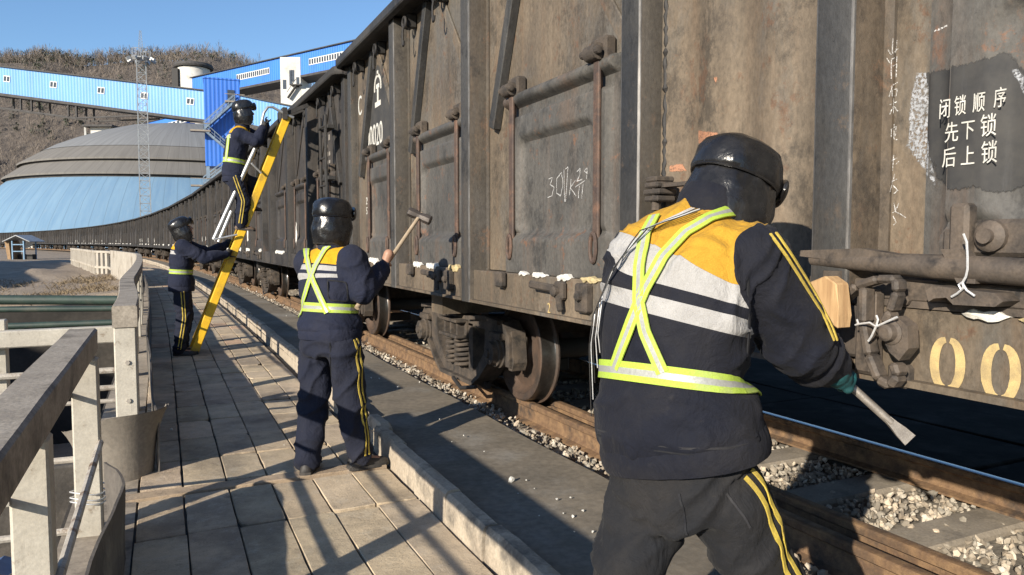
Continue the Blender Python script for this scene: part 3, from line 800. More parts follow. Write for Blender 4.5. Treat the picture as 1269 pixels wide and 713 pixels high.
# the wagon's own surface, to lay paint on it
_vs, _fs = [], []
for ch in wag1.children:
    if ch.name.split('.')[0] in ('door', 'body', 'fluted_panel', 'side_sill', 'post'):
        n0 = len(_vs); _vs += [v.co+V((WX, WY, WZ)) for v in ch.data.vertices]; _fs += [[n0+i for i in p.vertices] for p in ch.data.polygons]
WBVH = BVHTree.FromPolygons(_vs, _fs)
def on_wagon(u, v):
    h = WBVH.ray_cast(EYE, ray(u, v).normalized()); return h[0]
def wagon_x(y, z):
    h = WBVH.ray_cast(V((1.5, y, z)), V((1, 0, 0))); return h[0].x if h[0] is not None else XP
def paint(name, c0, c1, sc=8, edge=.5, flecks=.0, fsc=40):
    """sprayed or brushed paint that thins out raggedly at its border (the border distance is the 'edge' attribute)"""
    x = NT(name); c = x.mix(x.ramp(x.noise(sc, 6, .7), [(.35, 0.0), (.65, 1.0)]), c0, c1)
    c = x.mix(x.ramp(x.noise(24, 6, .7, (1, 1, .16)), [(.58, 0.0), (.72, .6)]), c, tuple(q*.5+.05 for q in c0)); x.col(c); x.rough(.8)
    e = x.add('ShaderNodeAttribute', attribute_name='edge').outputs['Fac']
    n = x.math('SUBTRACT', x.noise(fsc, 7, .75, (1, 1, .45)), .5)
    a = x.math('ADD', e, x.math('MULTIPLY', n, edge)); a = x.ramp(a, [(.44, 0.0), (.56, 1.0)])
    if flecks: a = x.math('MULTIPLY', a, x.ramp(x.noise(95, 5, .7), [(.32+.1*flecks, 0.0), (.46+.1*flecks, 1.0)]))
    x.l(a, x.p.inputs['Alpha']); return x.m
BLACKP = paint('overpainted_black', (.030, .030, .031), (.06, .057, .052), 6, .9)
SPRAY = paint('grey_spray', (.44, .45, .47), (.30, .31, .32), 30, .9, 1.0, 60)
def sdist(p, poly):
    d = 1e9; ins = False; n = len(poly)
    for i in range(n):
        a, b_ = V((*poly[i], 0)), V((*poly[(i+1) % n], 0)); d = min(d, segd(V((*p, 0)), a, b_)[0])
        if (a.y > p[1]) != (b_.y > p[1]) and p[0] < (b_.x-a.x)*(p[1]-a.y)/(b_.y-a.y)+a.x: ins = not ins
    return d if ins else -d
def segd(p, a, b_):
    d = b_-a; t = max(0, min(1, (p-a).dot(d)/max(1e-9, d.length_squared))); return (p-(a+d*t)).length, t
def blob_patch(name, pts, mat, off=.0015, soft=.03, st=.012):
    ys = [p[0] for p in pts]; zs = [p[1] for p in pts]; b = MB(); ev = []
    ny = int((max(ys)-min(ys)+2*soft)/st)+2; nz = int((max(zs)-min(zs)+2*soft)/st)+2; g = {}
    for i in range(ny):
        for j in range(nz):
            y, z = min(ys)-soft+i*st, min(zs)-soft+j*st; s_ = sdist((y, z), pts)
            if s_ > -soft*1.3: g[i, j] = b.bm.verts.new((wagon_x(y, z)-off, y, z)); ev.append(max(0, min(1, .5+.5*s_/soft)))
    for i, j in list(g):
        q = [(i, j), (i+1, j), (i+1, j+1), (i, j+1)]
        if all(k in g for k in q): b.face([g[k] for k in q])
    me = b.mesh(name, True); at_ = me.attributes.new('edge', 'FLOAT', 'POINT'); at_.data.foreach_set('value', ev)
    return link_mesh(name, me, mat, wag1)
# door stencil on the right: a brushed black patch beside a grey sprayed band, three lines of writing
def P(u, v, x=None):
    p = on_wagon(u, v) if x is None else onx(u, v, x); return (p.y, p.z)
blob_patch('spray_patch', [P(1136, 92), P(1149, 90), P(1154, 160), P(1156, 205), P(1160, 230), P(1152, 222), P(1140, 204), P(1126, 182), P(1128, 130)], SPRAY, .0012, .02, .008)
blob_patch('black_patch', [P(1148, 92), P(1178, 84), P(1205, 78), P(1225, 72), P(1250, 66), P(1263, 84), P(1290, 110), P(1290, 226), P(1240, 238), P(1205, 232), P(1180, 236), P(1163, 222), P(1152, 190)], BLACKP, .002, .025, .010)
blob_patch('spray_patch', [P(1255, 88), P(1262, 86), P(1275, 104), P(1282, 130), P(1276, 128), P(1266, 108)], SPRAY, .0028, .012, .008)
for s, u, v in (('闭', 1163, 146), ('锁', 1182, 142), ('顺', 1205, 138), ('序', 1231, 132), ('先', 1170, 175), ('下', 1190, 172), ('锁', 1214, 168), ('后', 1167, 206), ('上', 1190, 204), ('锁', 1215, 201)):
    h_px = 22 if v < 150 else (25 if s == '锁' else 22)
    a, b_ = on_wagon(u, v), on_wagon(u, v-h_px)
    xw = min(a.x, b_.x, wagon_x(a.y-.06, a.z+.03))-.0045; a, b_ = onx(u, v, xw), onx(u, v-h_px, xw)
    text(wag1, 'stencil_writing', s, a.y, a.z, (b_.z-a.z)*.84, WHITEP, xw, .60 if v < 150 else .70, .0008)
# number and railway emblem on the far bay
XN = XP-.0035
blob_patch('number_patch', [(8.30, 2.44), (8.14, 2.75), (7.98, 3.15), (7.78, 3.34), (7.62, 3.30), (7.42, 2.98), (7.24, 2.74), (7.22, 2.44)], BLACKP, .002, .04, .03)
text(wag1, 'wagon_number', '00020', 8.235, 2.505, .235, WHITEP, XN, .80)
b = MB(); ey, ez = 7.74, 2.90
arc = [(ey+.125*math.cos(a), ez+.20+.125*math.sin(a)) for a in [math.pi*(i/18*1.16-.08) for i in range(19)]]
for p, q in zip(arc, arc[1:]): b.bar((XN, *p), (XN, *q), .003, .036, upv=(0, q[1]-p[1], p[0]-q[0]))
b.box((XN, ey, ez+.35), (.003, .05, .05)); b.box((XN, ey, ez+.215), (.003, .12, .045)); b.box((XN, ey, ez+.125), (.003, .05, .136)); b.box((XN, ey, ez+.03), (.003, .22, .054))
b.build('railway_emblem', WHITEP, wag1)
text(wag1, 'type_letter', 'C', 8.60, 2.93, .22, WHITEP, XN, .8)
text(wag1, 'small_marking', '29', 8.28, 1.90, .08, WHITEP, XN, .8); text(wag1, 'small_marking', '57', 8.28, 1.79, .08, WHITEP, XN, .8)
# yellow figures on the sill
XO = 1.9845
for k in range(3):                                          # stencilled noughts: two halves with gaps at top and foot
    cy_, cz_ = 1.338-.146*k, 1.138
    for s_ in (-1, 1):
        b = MB(); pts = []
        for i in range(15):
            a = R(-85)+R(170)*i/14; pts.append((cy_-s_*(.034+.004)*math.copysign(abs(math.cos(a))**.75, math.cos(a)), cz_+(.068)*math.sin(a)))
        wd = [(.012)+.016*max(0.0, math.cos(R(-85)+R(170)*i/14))**.6 for i in range(15)]
        rows = []
        for i, p in enumerate(pts):
            t = V((pts[min(i+1, 14)][0]-pts[max(i-1, 0)][0], pts[min(i+1, 14)][1]-pts[max(i-1, 0)][1])); t.normalize(); nn_ = V((-t.y, t.x))
            rows.append([b.bm.verts.new((XO-.0035, p[0]+nn_.x*wd[i]*.5*q+.001*noise.noise(V((i*.9, q, k))), p[1]+nn_.y*wd[i]*.5*q)) for q in (-1, 1)])
        for r0, r1 in zip(rows, rows[1:]): b.face((r0[0], r1[0], r1[1], r0[1]))
        o = b.build('sill_number', YSTEN, wag1)
text(wag1, 'sill_number', '2', *P(679, 388, XO), .06, YSTEN, XO-.003, .8)
# chalk: drawn strokes laid on the steel
CHALKA = NT('chalk_on_steel'); CHALKA.col((.72, .71, .69)); CHALKA.rough(1.0)
CHALKA.l(CHALKA.ramp(CHALKA.noise(260, 4, .7), [(.41, .0), (.58, .9)]), CHALKA.p.inputs['Alpha']); CHALKA = CHALKA.m
def chalk(name, strokes, w=.006):
    for st in strokes:
        q = []
        for (u0, v0), (u1, v1) in zip(st, st[1:]):
            for k in range(4):
                h = on_wagon(u0+(u1-u0)*k/4+random.uniform(-.25, .25), v0+(v1-v0)*k/4+random.uniform(-.25, .25))
                if h is not None: q.append(h)
        h = on_wagon(*st[-1])
        if h is not None: q.append(h)
        b = MB(); rows = []
        for i, p in enumerate(q):
            t = q[min(i+1, len(q)-1)]-q[max(i-1, 0)]; sd_ = V((0, -t.z, t.y)); sd_ = sd_.normalized() if sd_.length > 1e-6 else V((0, 1, 0))
            ww = w*.5*random.uniform(.6, 1.15); rows.append([b.bm.verts.new(p+V((-.0011, 0, 0))+sd_*ww*s_) for s_ in (-1, 1)])
        for r0, r1 in zip(rows, rows[1:]): b.face((r0[0], r1[0], r1[1], r0[1]))
        b.build(name, CHALKA, wag1)
chalk('chalk_scrawl', [[(680, 222), (685, 220), (682, 229), (687, 232), (684, 243), (679, 245)], [(690, 240), (690, 222), (696, 214), (698, 228), (695, 243), (690, 240)], [(699, 210), (700, 250)], [(701, 210), (704, 207), (703, 222), (701, 250)], [(708, 222), (706, 242)], [(713, 224), (707, 233), (714, 243)], [(715, 213), (719, 209), (719, 216), (715, 225), (722, 222)], [(728, 208), (724, 212), (728, 215), (728, 208), (727, 222)], [(713, 232), (725, 224)], [(718, 230), (717, 246)], [(723, 228), (721, 246)]], .0065)
chalk('chalk_scrawl', [[(1101, 62), (1104, 68)], [(1099, 72), (1103, 78)], [(1107, 48), (1106, 66)], [(1112, 50), (1110, 66)], [(1104, 68), (1114, 60)], [(1105, 72), (1105, 98)], [(1105, 74), (1112, 70), (1111, 96)], [(1106, 82), (1111, 80)],
   [(1104, 108), (1113, 102)], [(1107, 104), (1102, 120)], [(1106, 112), (1112, 110), (1111, 119), (1106, 120), (1106, 112)], [(1103, 130), (1112, 126)], [(1108, 122), (1107, 142)], [(1107, 132), (1103, 142)], [(1108, 132), (1113, 138)],
   [(1105, 160), (1111, 157), (1110, 168), (1105, 170), (1105, 160)], [(1108, 154), (1108, 172), (1113, 174)], [(1104, 200), (1112, 196)], [(1108, 192), (1106, 212)], [(1110, 204), (1114, 200)], [(1104, 226), (1112, 222)], [(1109, 216), (1103, 238)], [(1107, 230), (1113, 236), (1108, 240)],
   [(1108, 252), (1110, 262), (1106, 264)], [(1107, 268), (1111, 276), (1107, 279)], [(1114, 252), (1110, 262), (1123, 270)]], .0034)
chalk('chalk_scrawl', [[(1158, 39), (1163, 37), (1174, 32)]], .0055)
ORANGE = paint('orange_primer', (.42, .2, .11), (.34, .17, .1), 20, .9, .3, 70)
for pts in ([P(866, 162), P(890, 165), P(885, 176), P(866, 178)], [P(830, 206), P(846, 203), P(851, 212), P(830, 213)], [P(884, 96), P(889, 96), P(888, 104)]):
    blob_patch('flake_patch', pts, ORANGE, .0015, .012, .006)
# ragged weld bead down the edge of the post by the fluted panel
b = MB(); pts = [(2.075+.012*noise.noise(V((z*30, 0, 0))), 2.765+.008*noise.noise(V((z*22, 3, 0))), z) for z in [1.45+i*.02 for i in range(104)]]
b.tube(pts, [.011*(1+.8*noise.noise(V((p[2]*50, 1, 1))))+.001 for p in pts], 7)
b.build('weld_bead', DARKM, wag1, smooth=True)

# ---- door locking gear at the right: torsion bar, catch bracket, hook lever, wires, ledge
LOCK = mk('worn_lock_steel', (.135, .105, .08), (.06, .051, .044), 9, .7, .5, 60, c=(.026, .023, .021), csc=9, bdist=.004)
b = MB()
b.tube([(1.965, 1.80, 1.425), (1.958, 1.5, 1.415), (1.955, 1.35, 1.41), (1.955, .4, 1.385), (1.955, -1.2, 1.34)], [.026, .032, .036, .036, .036], 14)
b.prism([(1.62, 1.415), (1.87, 1.435), (1.87, 1.45), (1.6, 1.46), (1.45, 1.44)], (1.935, 0, 0), (0, 1, 0), (0, 0, 1), (.05, 0, 0))
b.build('torsion_bar', LOCK, wag1, smooth=True, angle=R(40))
b = MB()                                                    # catch bracket on the door
b.box((2.02, 1.21, 1.49), (.05, .19, .10), bev=.012)
b.box((1.985, 1.31, 1.505), (.05, .055, .16), bev=.01); b.box((1.985, 1.345, 1.475), (.03, .03, .08), bev=.008)
b.prism([(1.335, 1.46), (1.28, 1.46), (1.235, 1.40), (1.235, 1.37), (1.285, 1.37)], (1.93, 0, 0), (0, 1, 0), (0, 0, 1), (.05, 0, 0))
b.box((1.985, 1.10, 1.42), (.05, .05, .22), bev=.008)
b.lathe((2.0, 1.235, 1.495), (-1, 0, 0), [(0, .042), (.02, .042), (.025, .036), (.03, .02), (.045, .02), (.045, 0)], 16)
b.build('catch_bracket', LOCK, wag1, smooth=True, angle=R(30))
b = MB(); b.prism([(1.36, 1.345), (1.34, 1.36), (1.17, 1.35), (1.15, 1.33), (1.17, 1.315), (1.28, 1.312), (1.30, 1.33), (1.335, 1.325), (1.35, 1.315)], (1.91, 0, 0), (0, 1, 0), (0, 0, 1), (.07, 0, 0))
b.build('stop_lug', LOCK, wag1, smooth=True, angle=R(30))
b = MB()                                                    # ledge angle over the sill and its black packing
b.box((2.03, .66, 1.335), (.09, 2.1, .06), bev=.006); b.box((2.02, .66, 1.297), (.075, 2.1, .02))
b.build('ledge', LOCK, wag1)
b = MB()                                                    # hook lever: an open loop over a long tail
def loop(pts, w, d, x):
    for p, q in zip(pts, pts[1:]):
        b.bar((x, *p), (x, *q), d, w, upv=(0, -(q[1]-p[1]), q[0]-p[0]), bev=.008)
def PL(u, v): p = onx(u, v, 1.90); return (p.y, p.z)
loop([PL(*q) for q in ((1044, 372), (1064, 354), (1090, 346), (1112, 346), (1113, 362), (1105, 386), (1098, 400))], .024, .05, 1.905)
loop([PL(*q) for q in ((1072, 356), (1071, 400), (1078, 440), (1090, 470), (1104, 478), (1114, 466), (1109, 450))], .028, .05, 1.907)
b.prism([PL(*q) for q in ((1086, 398), (1112, 392), (1127, 404), (1128, 432), (1116, 447), (1104, 436), (1092, 412))], (1.892, 0, 0), (0, 1, 0), (0, 0, 1), (.045, 0, 0))
b.box((1.955, PL(1062, 400)[0], PL(1062, 400)[1]-.03), (.055, .07, .26), bev=.012)
b.lathe((1.90, *PL(1107, 412)), (-1, 0, 0), [(0, .036), (.012, .036), (.016, .026), (.035, .024), (.04, .016), (.04, 0)], 16)
b.build('hook_lever', LOCK, wag1, smooth=True, angle=R(30))
b = MB(); b.box((1.968, 1.47, 1.085), (.04, .07, .07), bev=.01); b.build('lever_guide', CAST, wag1); b = MB(); b.box((1.968, 1.66, 1.2), (.04, .12, .16), bev=.01); b.build('lock_plate', CAST, wag1)
for u, v in ((1034, 352), (1124, 372), (1062, 372)):
    b = MB(); b.lathe((1.98, *P(u, v, 1.98)), (-1, 0, 0), [(0, .016), (.012, .016), (.016, .009)], 6); b.build('bolt', CAST, wag1)
b = MB()
for u, v, r0 in ((1034, 340, .035), (1034, 350, .04), (1034, 360, .03)): b.lathe((1.955, *P(u, v, 1.955)), (0, 0, 1), [(-.012, r0), (.012, r0)], 12)
b.build('pivot_stack', CAST, wag1, smooth=True, angle=R(30))
# bright wire ties
def wire(ptspx, x, r=.0032, name='wire_tie'):
    b = MB()
    for pts in ptspx:
        b.tube([onx(u, v, x)+V((0, 0, 0)) for u, v in pts], r, 6)
    return b.build(name, WIRE, wag1, smooth=True)
wire([[(1194, 290), (1198, 300), (1199, 318), (1199, 334), (1197, 343), (1193, 350)], [(1193, 350), (1194, 357), (1186, 364), (1179, 368)], [(1193, 352), (1198, 360), (1208, 367)], [(1193, 350), (1188, 353), (1191, 359), (1195, 354)]], 1.90)
wire([[(1062, 396), (1064, 402), (1060, 403)], [(1062, 402), (1078, 400), (1086, 405), (1112, 393)], [(1086, 404), (1080, 417), (1076, 423)], [(1086, 404), (1088, 396), (1086, 391)]], 1.868)
# chipped white and tan filler along the ledge
b = MB(); rg = random.Random(3)
caked(b, 1.17, 1.30, 1.978, 1.284, rg, .014); roughen(b, .003, 90); b.build('lime_residue', LIME, wag1, smooth=True, angle=R(50))
b = MB(); caked(b, .90, 1.15, 1.978, 1.282, rg, .018); roughen(b, .003, 90); b.build('foam_residue', FOAM, wag1, smooth=True, angle=R(50))
# lock bracket beside the fluted panel, with its flat arm running behind the worker's head
b = MB()
for dz, s_ in ((-.03, .10), (0, .12), (.03, .10), (.055, .08)): b.box((2.0, 2.70, 1.70+dz), (.10, s_, .024), bev=.006)
b.bar((2.0, 2.66, 1.725), (1.985, 2.05, 1.72), .05, .016); b.lathe((1.98, 2.70, 1.62), (0, 0, 1), [(0, .02), (.14, .02)], 8)
b.build('lock_bracket', CAST, wag1)
# grab ladder at the near end of the second wagon
w2y = WY
b = MB()
for yy in (-3.68, -3.36): b.box((1.90, yy, 2.25), (.03, .07, 1.7), bev=.006)
for zz in (1.55, 1.85, 2.2, 2.55, 2.95): b.tube([(1.885, -3.7, zz), (1.87, -3.5, zz), (1.885, -3.34, zz)], .012, 6)
for zz in (1.6, 2.3, 2.95): b.box((1.96, -3.52, zz), (.10, .42, .05), bev=.006)
me = b.mesh('grab_ladder'); me.transform(Matrix.Translation(V((-WX, -WY, -WZ)))); me.materials.append(COALP)
o = bpy.data.objects.new('grab_ladder', me); COL.objects.link(o); o.parent = wag2
# rows of small faded data lettering on the second wagon (too worn to read): dashes of paint
FADED = mk('faded_lettering', (.34, .31, .27), (.2, .18, .16), 30, .9)
rg = random.Random(2)
for c_ in range(2):
    for r_ in range(7):
        if rg.random() < .9:
            b = MB(); b.box((XP-.004, -2.85-.14*c_, 3.02-r_*.11), (.003, .08, rg.uniform(.04, .075)))
            me = b.mesh('faded_marking'); me.transform(Matrix.Translation(V((-WX, -WY, -WZ)))); me.materials.append(FADED)
            o = bpy.data.objects.new('faded_marking', me); COL.objects.link(o); o.parent = wag2
# ================================================================== RAILINGS AND THE CUTTING ON THE LEFT
RAILP = NT('weathered_white_paint')
c_ = RAILP.mix(RAILP.ramp(RAILP.noise(3.5, 7, .65), [(.35, 0.0), (.65, 1.0)]), (.56, .52, .44), (.42, .385, .32))
c_ = RAILP.mix(RAILP.ramp(RAILP.noise(14, 8, .75), [(.60, 0.0), (.68, .8)]), c_, (.24, .19, .14))
c_ = RAILP.mix(RAILP.ramp(RAILP.noise(20, 5, .7, (1, 1, .1)), [(.6, 0.0), (.75, .6)]), c_, (.25, .22, .18))
c_ = RAILP.mix(1.0, c_, RAILP.ramp(RAILP.noise(80, 3, .7), [(.3, .85), (.7, 1.06)]), 'MULTIPLY')
RAILP.col(c_); RAILP.rough(.82); RAILP.bump(RAILP.noise(35, 6, .7), .4, .004); RAILP = RAILP.m
BEAMC = mk('grey_concrete_beam', (.40, .35, .285), (.30, .26, .21), 5, .95, .6, 55, grain=.35, c=(.15, .13, .105), csc=3, bdist=.004)
PIPEP = mk('chipped_pipe_paint', (.50, .46, .40), (.36, .32, .27), 8, .7, .3, 50, c=(.17, .11, .07), csc=14)
BELT = mk('worn_rubber_belt', (.13, .115, .10), (.085, .076, .068), 3, .8, .4, 40, c=(.2, .18, .15), csc=2.2)
BELTL = mk('pale_rubber_belt', (.28, .245, .20), (.2, .175, .145), 3, .85, .3, 40)  # paler rubber tone, for the curled end of the far sheet
# -- near railing: one top beam on two posts, thin mid rails
def near_rail():
    t = thing('railing', 'near grey railing beam on white posts at the left, with a thin pipe rail below', 'railing', (-.38, 2.0, 0))
    def beam(y0, y1, x=-.385, z=.972, w=.135, h=.115, mat=BEAMC):
        b = MB(); n = 14
        rings = []
        for i in range(n+1):
            y = y0+(y1-y0)*i/n
            pr = [(-w/2, -h/2), (w/2, -h/2), (w/2, h/2-.01), (w/2-.01, h/2), (-w/2+.01, h/2), (-w/2, h/2-.01)]
            rings.append([b.bm.verts.new((x+px_+.003*noise.noise(V((y*4, k, 0))), y, z+pz+.003*noise.noise(V((y*4, k, 7))))) for k, (px_, pz) in enumerate(pr)])
        b.skin(rings); return b.build('top_beam', mat, t, smooth=True, angle=R(25))
    beam(-2.0, 4.42)
    for y, x, w in ((2.62, -.375, .105), (4.30, -.37, .12), (.7, -.38, .12), (-1.2, -.38, .12)):
        b = MB(); b.box((x, y, .43), (w, .11, .92), bev=.008)
        for v in b.bm.verts: v.co += V((noise.noise(v.co*9), noise.noise(v.co*9+V((4, 0, 0))), 0))*.003
        b.build('post', RAILP, t)
    for z, r in ((.45, .017),):
        b = MB(); b.tube([(-.315, -2, z), (-.312, 1.2, z+.004), (-.315, 2.6, z-.01), (-.31, 4.25, z+.01)], r, 8); b.build('mid_rail', PIPEP, t, smooth=True)
    b = MB(); b.tube([(-.44, -2, .72), (-.44, 4.3, .72)], .014, 8); b.build('mid_rail', PIPEP, t, smooth=True)
    b = MB()                                                # twist of wire round the far post
    for dz in (0, .02, .05): b.tube([(-.37+.085*math.cos(a), 4.30+.085*math.sin(a), .16+dz+.01*math.sin(2*a)) for a in [i*math.pi/8 for i in range(17)]], .004, 5)
    b.build('wire_binding', WIRE, t, smooth=True)
near_rail()
# -- far railing along the walkway: flat topped beam on posts, bending away with the line
def far_rail():
    t = thing('railing', 'long pale railing with a flat top following the walkway into the distance', 'railing', (-.2, 5.3, 0))
    ys = axis((5.35, 27, .8)); X0 = -.20
    b = MB()
    pr = [(-.10, .93), (.045, .93), (.045, 1.06), (.038, 1.07), (-.093, 1.07), (-.10, 1.06)]
    def xo(y): return X0-.14*sm(5.5, 10, y)+cx(y)
    rings = [[b.bm.verts.new((xo(y)+x, y, z+.003*noise.noise(V((y*3, i, 0))))) for i, (x, z) in enumerate(pr)] for y in ys]
    b.skin(rings); b.build('top_beam', BEAMC, t, smooth=True, angle=R(25))
    for k, y in enumerate([5.42, 7.3, 9.2, 11.1, 13.0, 14.9, 16.8, 18.7, 20.6, 22.5, 24.4, 26.3]):
        b = MB(); b.box((xo(y)-.03, y, .46), (.13, .12, .94), bev=.008); b.build('post', RAILP, t)
    for z in (.45, .70):
        b = MB(); b.tube([(xo(y)-.02, y, z) for y in ys], .015, 6); b.build('mid_rail', PIPEP, t, smooth=True)
far_rail()
# -- lengths of old conveyor belt tied along the railings as kick plates
def belt(label, path, h0, h1, mat, curl=0.0):
    b = MB(); n = 40
    pts = [V((*p, 0)) for p in path]
    def along(u):
        f = u*(len(pts)-1); i = min(int(f), len(pts)-2); return pts[i].lerp(pts[i+1], f-i)
    for off in (0.0, .012):
        b.grid(n, 8, lambda u, v: along(u)+V((off+.012*noise.noise(V((u*6, v*2, h0)))+curl*(sm(.0, .15, 1-u if False else u) if False else (1-sm(0, .16, u)))*(v**2), 0, .0+v*(h0+(h1-h0)*u+.01*noise.noise(V((u*9, 1, 1)))) - .03)))
    # close the rim between the two skins
    vs = b.bm.verts[:]
    b.bm.verts.ensure_lookup_table(); N = n*8
    for i in range(n-1):
        a, c = i*8+7, (i+1)*8+7
        b.face((b.bm.verts[a], b.bm.verts[c], b.bm.verts[N+c], b.bm.verts[N+a]))
    for j in range(7):
        for i in (0, n-1):
            a, c = i*8+j, i*8+j+1
            b.face((b.bm.verts[a], b.bm.verts[c], b.bm.verts[N+c], b.bm.verts[N+a]))
    o = b.build('belt_sheet', mat, smooth=True, angle=R(50))
    return tag(o, label, 'rubber sheet', 'old belt sheets tied along the railings')
belt('dark rubber belt sheet wired upright along the foot of the near railing', [(-.34, 1.2), (-.30, 2.2), (-.27, 3.0), (-.215, 3.5), (-.20, 3.86), (-.235, 4.08), (-.29, 4.2)], .34, .40, BELT)
belt('long dark belt sheet standing along the foot of the far railing', [(-.06, 5.2), (-.085, 5.6), (-.11, 6.3), (-.13, 8), (-.2, 10), (-.2+cx(14), 14), (-.2+cx(20), 20), (-.22+cx(26.5), 26.5)], .42, .46, BELT)
b = MB()                                                    # the curled end of the far sheet, wrapped round the first post
def curl(u, v, off=0.0):
    a = R(-8)+u*R(178); rr = .20+.02*v+off+.07*(v**3)
    return V((-.29+rr*1.1*math.cos(a)*.95, 5.28-rr*.9*math.sin(a)*1.0, -.02+v*.44-.10*sm(.5, 1, u)*v))
b.grid(26, 9, lambda u, v: curl(u, v)); b.grid(26, 9, lambda u, v: curl(u, v, -.012))
o = b.build('belt_sheet', BELTL, smooth=True, angle=R(60)); tag(o, 'pale belt sheet curled round the post at the near end of the far railing', 'rubber sheet', 'old belt sheets tied along the railings')
# -- cross railing running left from the far railing's end, and lower cross pipes
t = thing('railing', 'white cross railing with a broad top beam and thin pipes, running left over the cutting', 'railing', (-1.2, 5.95, 0))
b = MB(); b.bar((-3.6, 6.02, .815), (-.28, 5.95, .825), .10, .115, bev=.008); b.build('top_beam', RAILP, t)
for (z0, z1, r) in ((.575, .565, .022), (.46, .44, .02), (.37, .345, .016)):
    b = MB(); b.tube([(-3.6, 6.0, z0), (-2, 5.98, z0-.004), (-.26, 5.95, z1)], r, 8); b.build('pipe', PIPEP, t, smooth=True)
for x in (-1.02, -2.6, -3.55):
    b = MB(); b.box((x, 6.05, .30), (.09, .09, 1.3), bev=.008); b.build('post', RAILP, t)
t = thing('railing', 'two thin rusty white pipes running left from the second post over the pit', 'railing', (-1.3, 4.35, 0))
for z, r in ((.37, .017), (.0, .019)):
    b = MB(); b.tube([(-3.2, 4.5, z-.03), (-1.5, 4.4, z-.005), (-.42, 4.32, z)], r, 8); b.build('pipe', PIPEP, t, smooth=True)
b = MB(); b.box((-1.85, 4.5, -.3), (.08, .08, 1.5), bev=.006); b.build('post', RAILP, t)
# -- things down in the cutting: retaining wall, blue sheet, pipes
WALLD = mk('sooty_concrete_wall', (.10, .09, .078), (.055, .05, .045), 2.5, .95, .6, 30, c=(.16, .14, .12), csc=1.3)
b = MB(); b.box((-2.4, 3.35, -1.7), (3.6, .25, 2.9), bev=.02); b.box((-2.4, 3.28, -.22), (3.7, .45, .10), bev=.015)
tag(b.build('retaining_wall', WALLD), 'sooty concrete retaining wall with a coping, down in the pit at the lower left', 'wall')
b = MB(); b.box((-2.6, 8.4, -2.0), (4.0, .25, 2.6), bev=.02)
tag(b.build('retaining_wall', WALLD), 'dark concrete wall across the pit behind the white cross railing', 'wall')
b = MB(); b.box((-7.3, 26.5, -2.6), (13.2, .4, 4.3), Matrix.Rotation(R(-4), 3, 'Z'), bev=.03)  # near-black over the whole face, with slightly paler patches
tag(b.build('retaining_wall', mk('near_black_wall', (.045, .04, .035), (.025, .023, .02), .8, .95, .6, 12, c=(.07, .062, .052), csc=.5)), 'near-black retaining wall across the far end of the cutting, below the dirt bank', 'wall')
BLUESH = mk('blue_sheet_metal', (.10, .20, .38), (.07, .13, .26), 6, .6, .2, 30)
b = MB(); b.grid(24, 4, lambda u, v: V((-1.9+1.15*u, 5.0+.5*v, -.42-.10*v+.02*math.sin(u*40))))
o = b.build('metal_sheet', BLUESH, smooth=True); tag(o, 'blue corrugated sheet lying in the pit behind the railing posts', 'metal sheet')
GREENP = mk('green_pipe_paint', (.035, .062, .048), (.022, .04, .034), 3, .6, .2, 30, c=(.06, .07, .055), csc=2)
for (p0, p1, r, lb) in (((-16, 21.5, .55), (-.55, 17.6, .24), .10, 'thickest green pipe crossing the cutting, uppermost of four'), ((-16, 20.6, .28), (-.55, 17.2, .10), .06, 'second green pipe crossing the cutting, under the thickest one'),
                        ((-16, 19.6, -.3), (-.55, 16.4, -.10), .06, 'slim green pipe crossing the cutting below the second one'), ((-9, 20.4, .1), (-.55, 16.2, -.32), .06, 'slanting green pipe in the cutting, lowest of four at the walkway')):
    b = MB(); b.tube([p0, p1], r, 14)
    d = (V(p1)-V(p0)).normalized(); L = (V(p1)-V(p0)).length
    for k in range(1, 4): b.lathe(V(p0)+d*(L*k/4), d, [(-.04, r*1.25), (.04, r*1.25)], 14)
    tag(b.build('pipe', GREENP, smooth=True, angle=R(35)), lb, 'pipe')
for y in (18.3, 17.0):
    pass
b = MB(); b.box((-3.4, 18.2, -2.0), (.35, 1.6, 3.8), bev=.02)
tag(b.build('pipe_support', WALLD), 'dark concrete pier carrying the green pipes over the cutting', 'pier')
# -- white wall and slatted fence where the line bends away
FENCEW = mk('whitewashed_concrete', (.50, .46, .39), (.40, .36, .30), 1.6, .95, .5, 25, c=(.26, .22, .17), csc=1.6)
def off(y, o): return V((o+cx(y), y, 0))
b = MB(); ys = axis((27.2, 42, .9))
def wl(y): return V((-.35+cx(y)-1.0*sm(27, 46, y), y, 0))
for y0, y1 in zip(ys, ys[1:]):
    p, q = wl(y0), wl(y1); b.bar(p+V((0, 0, .35)), q+V((0, 0, .35)), .14, 1.42, bev=.0)
    if int(y0*10) % 3 == 0: b.bar(p+V((0, 0, 1.08)), q+V((0, 0, 1.08)), .2, .05)
tag(b.build('boundary_wall', FENCEW), 'pale solid boundary wall curving beyond the end of the railing', 'wall')
t = thing('slatted_fence', 'whitewashed concrete slat fence beyond the dirt bank, left of the boundary wall', 'fence', tuple(wl(55)))
pts = [wl(42), wl(44.3), wl(46)+V((-.6, 0, 0)), V((-5.0, 58, 0)), V((-6.3, 66, 0))]
b = MB()
for p, q in zip(pts, pts[1:]):
    n = max(3, int((q-p).length/.5)); d = (q-p)/n
    for k in range(n):
        if p is pts[0]: continue
        c = p+d*(k+.5); b.bar(c+V((0, 0, -.3)), c+V((0, 0, 1.0)), .12, .3, upv=d)
b.build('slats', FENCEW, t)
for z in (.95, .12):
    b = MB()
    for p, q in zip(pts, pts[1:]): b.bar(p+V((0, 0, z)), q+V((0, 0, z)), .16, .12)
    b.build('rail', FENCEW, t)
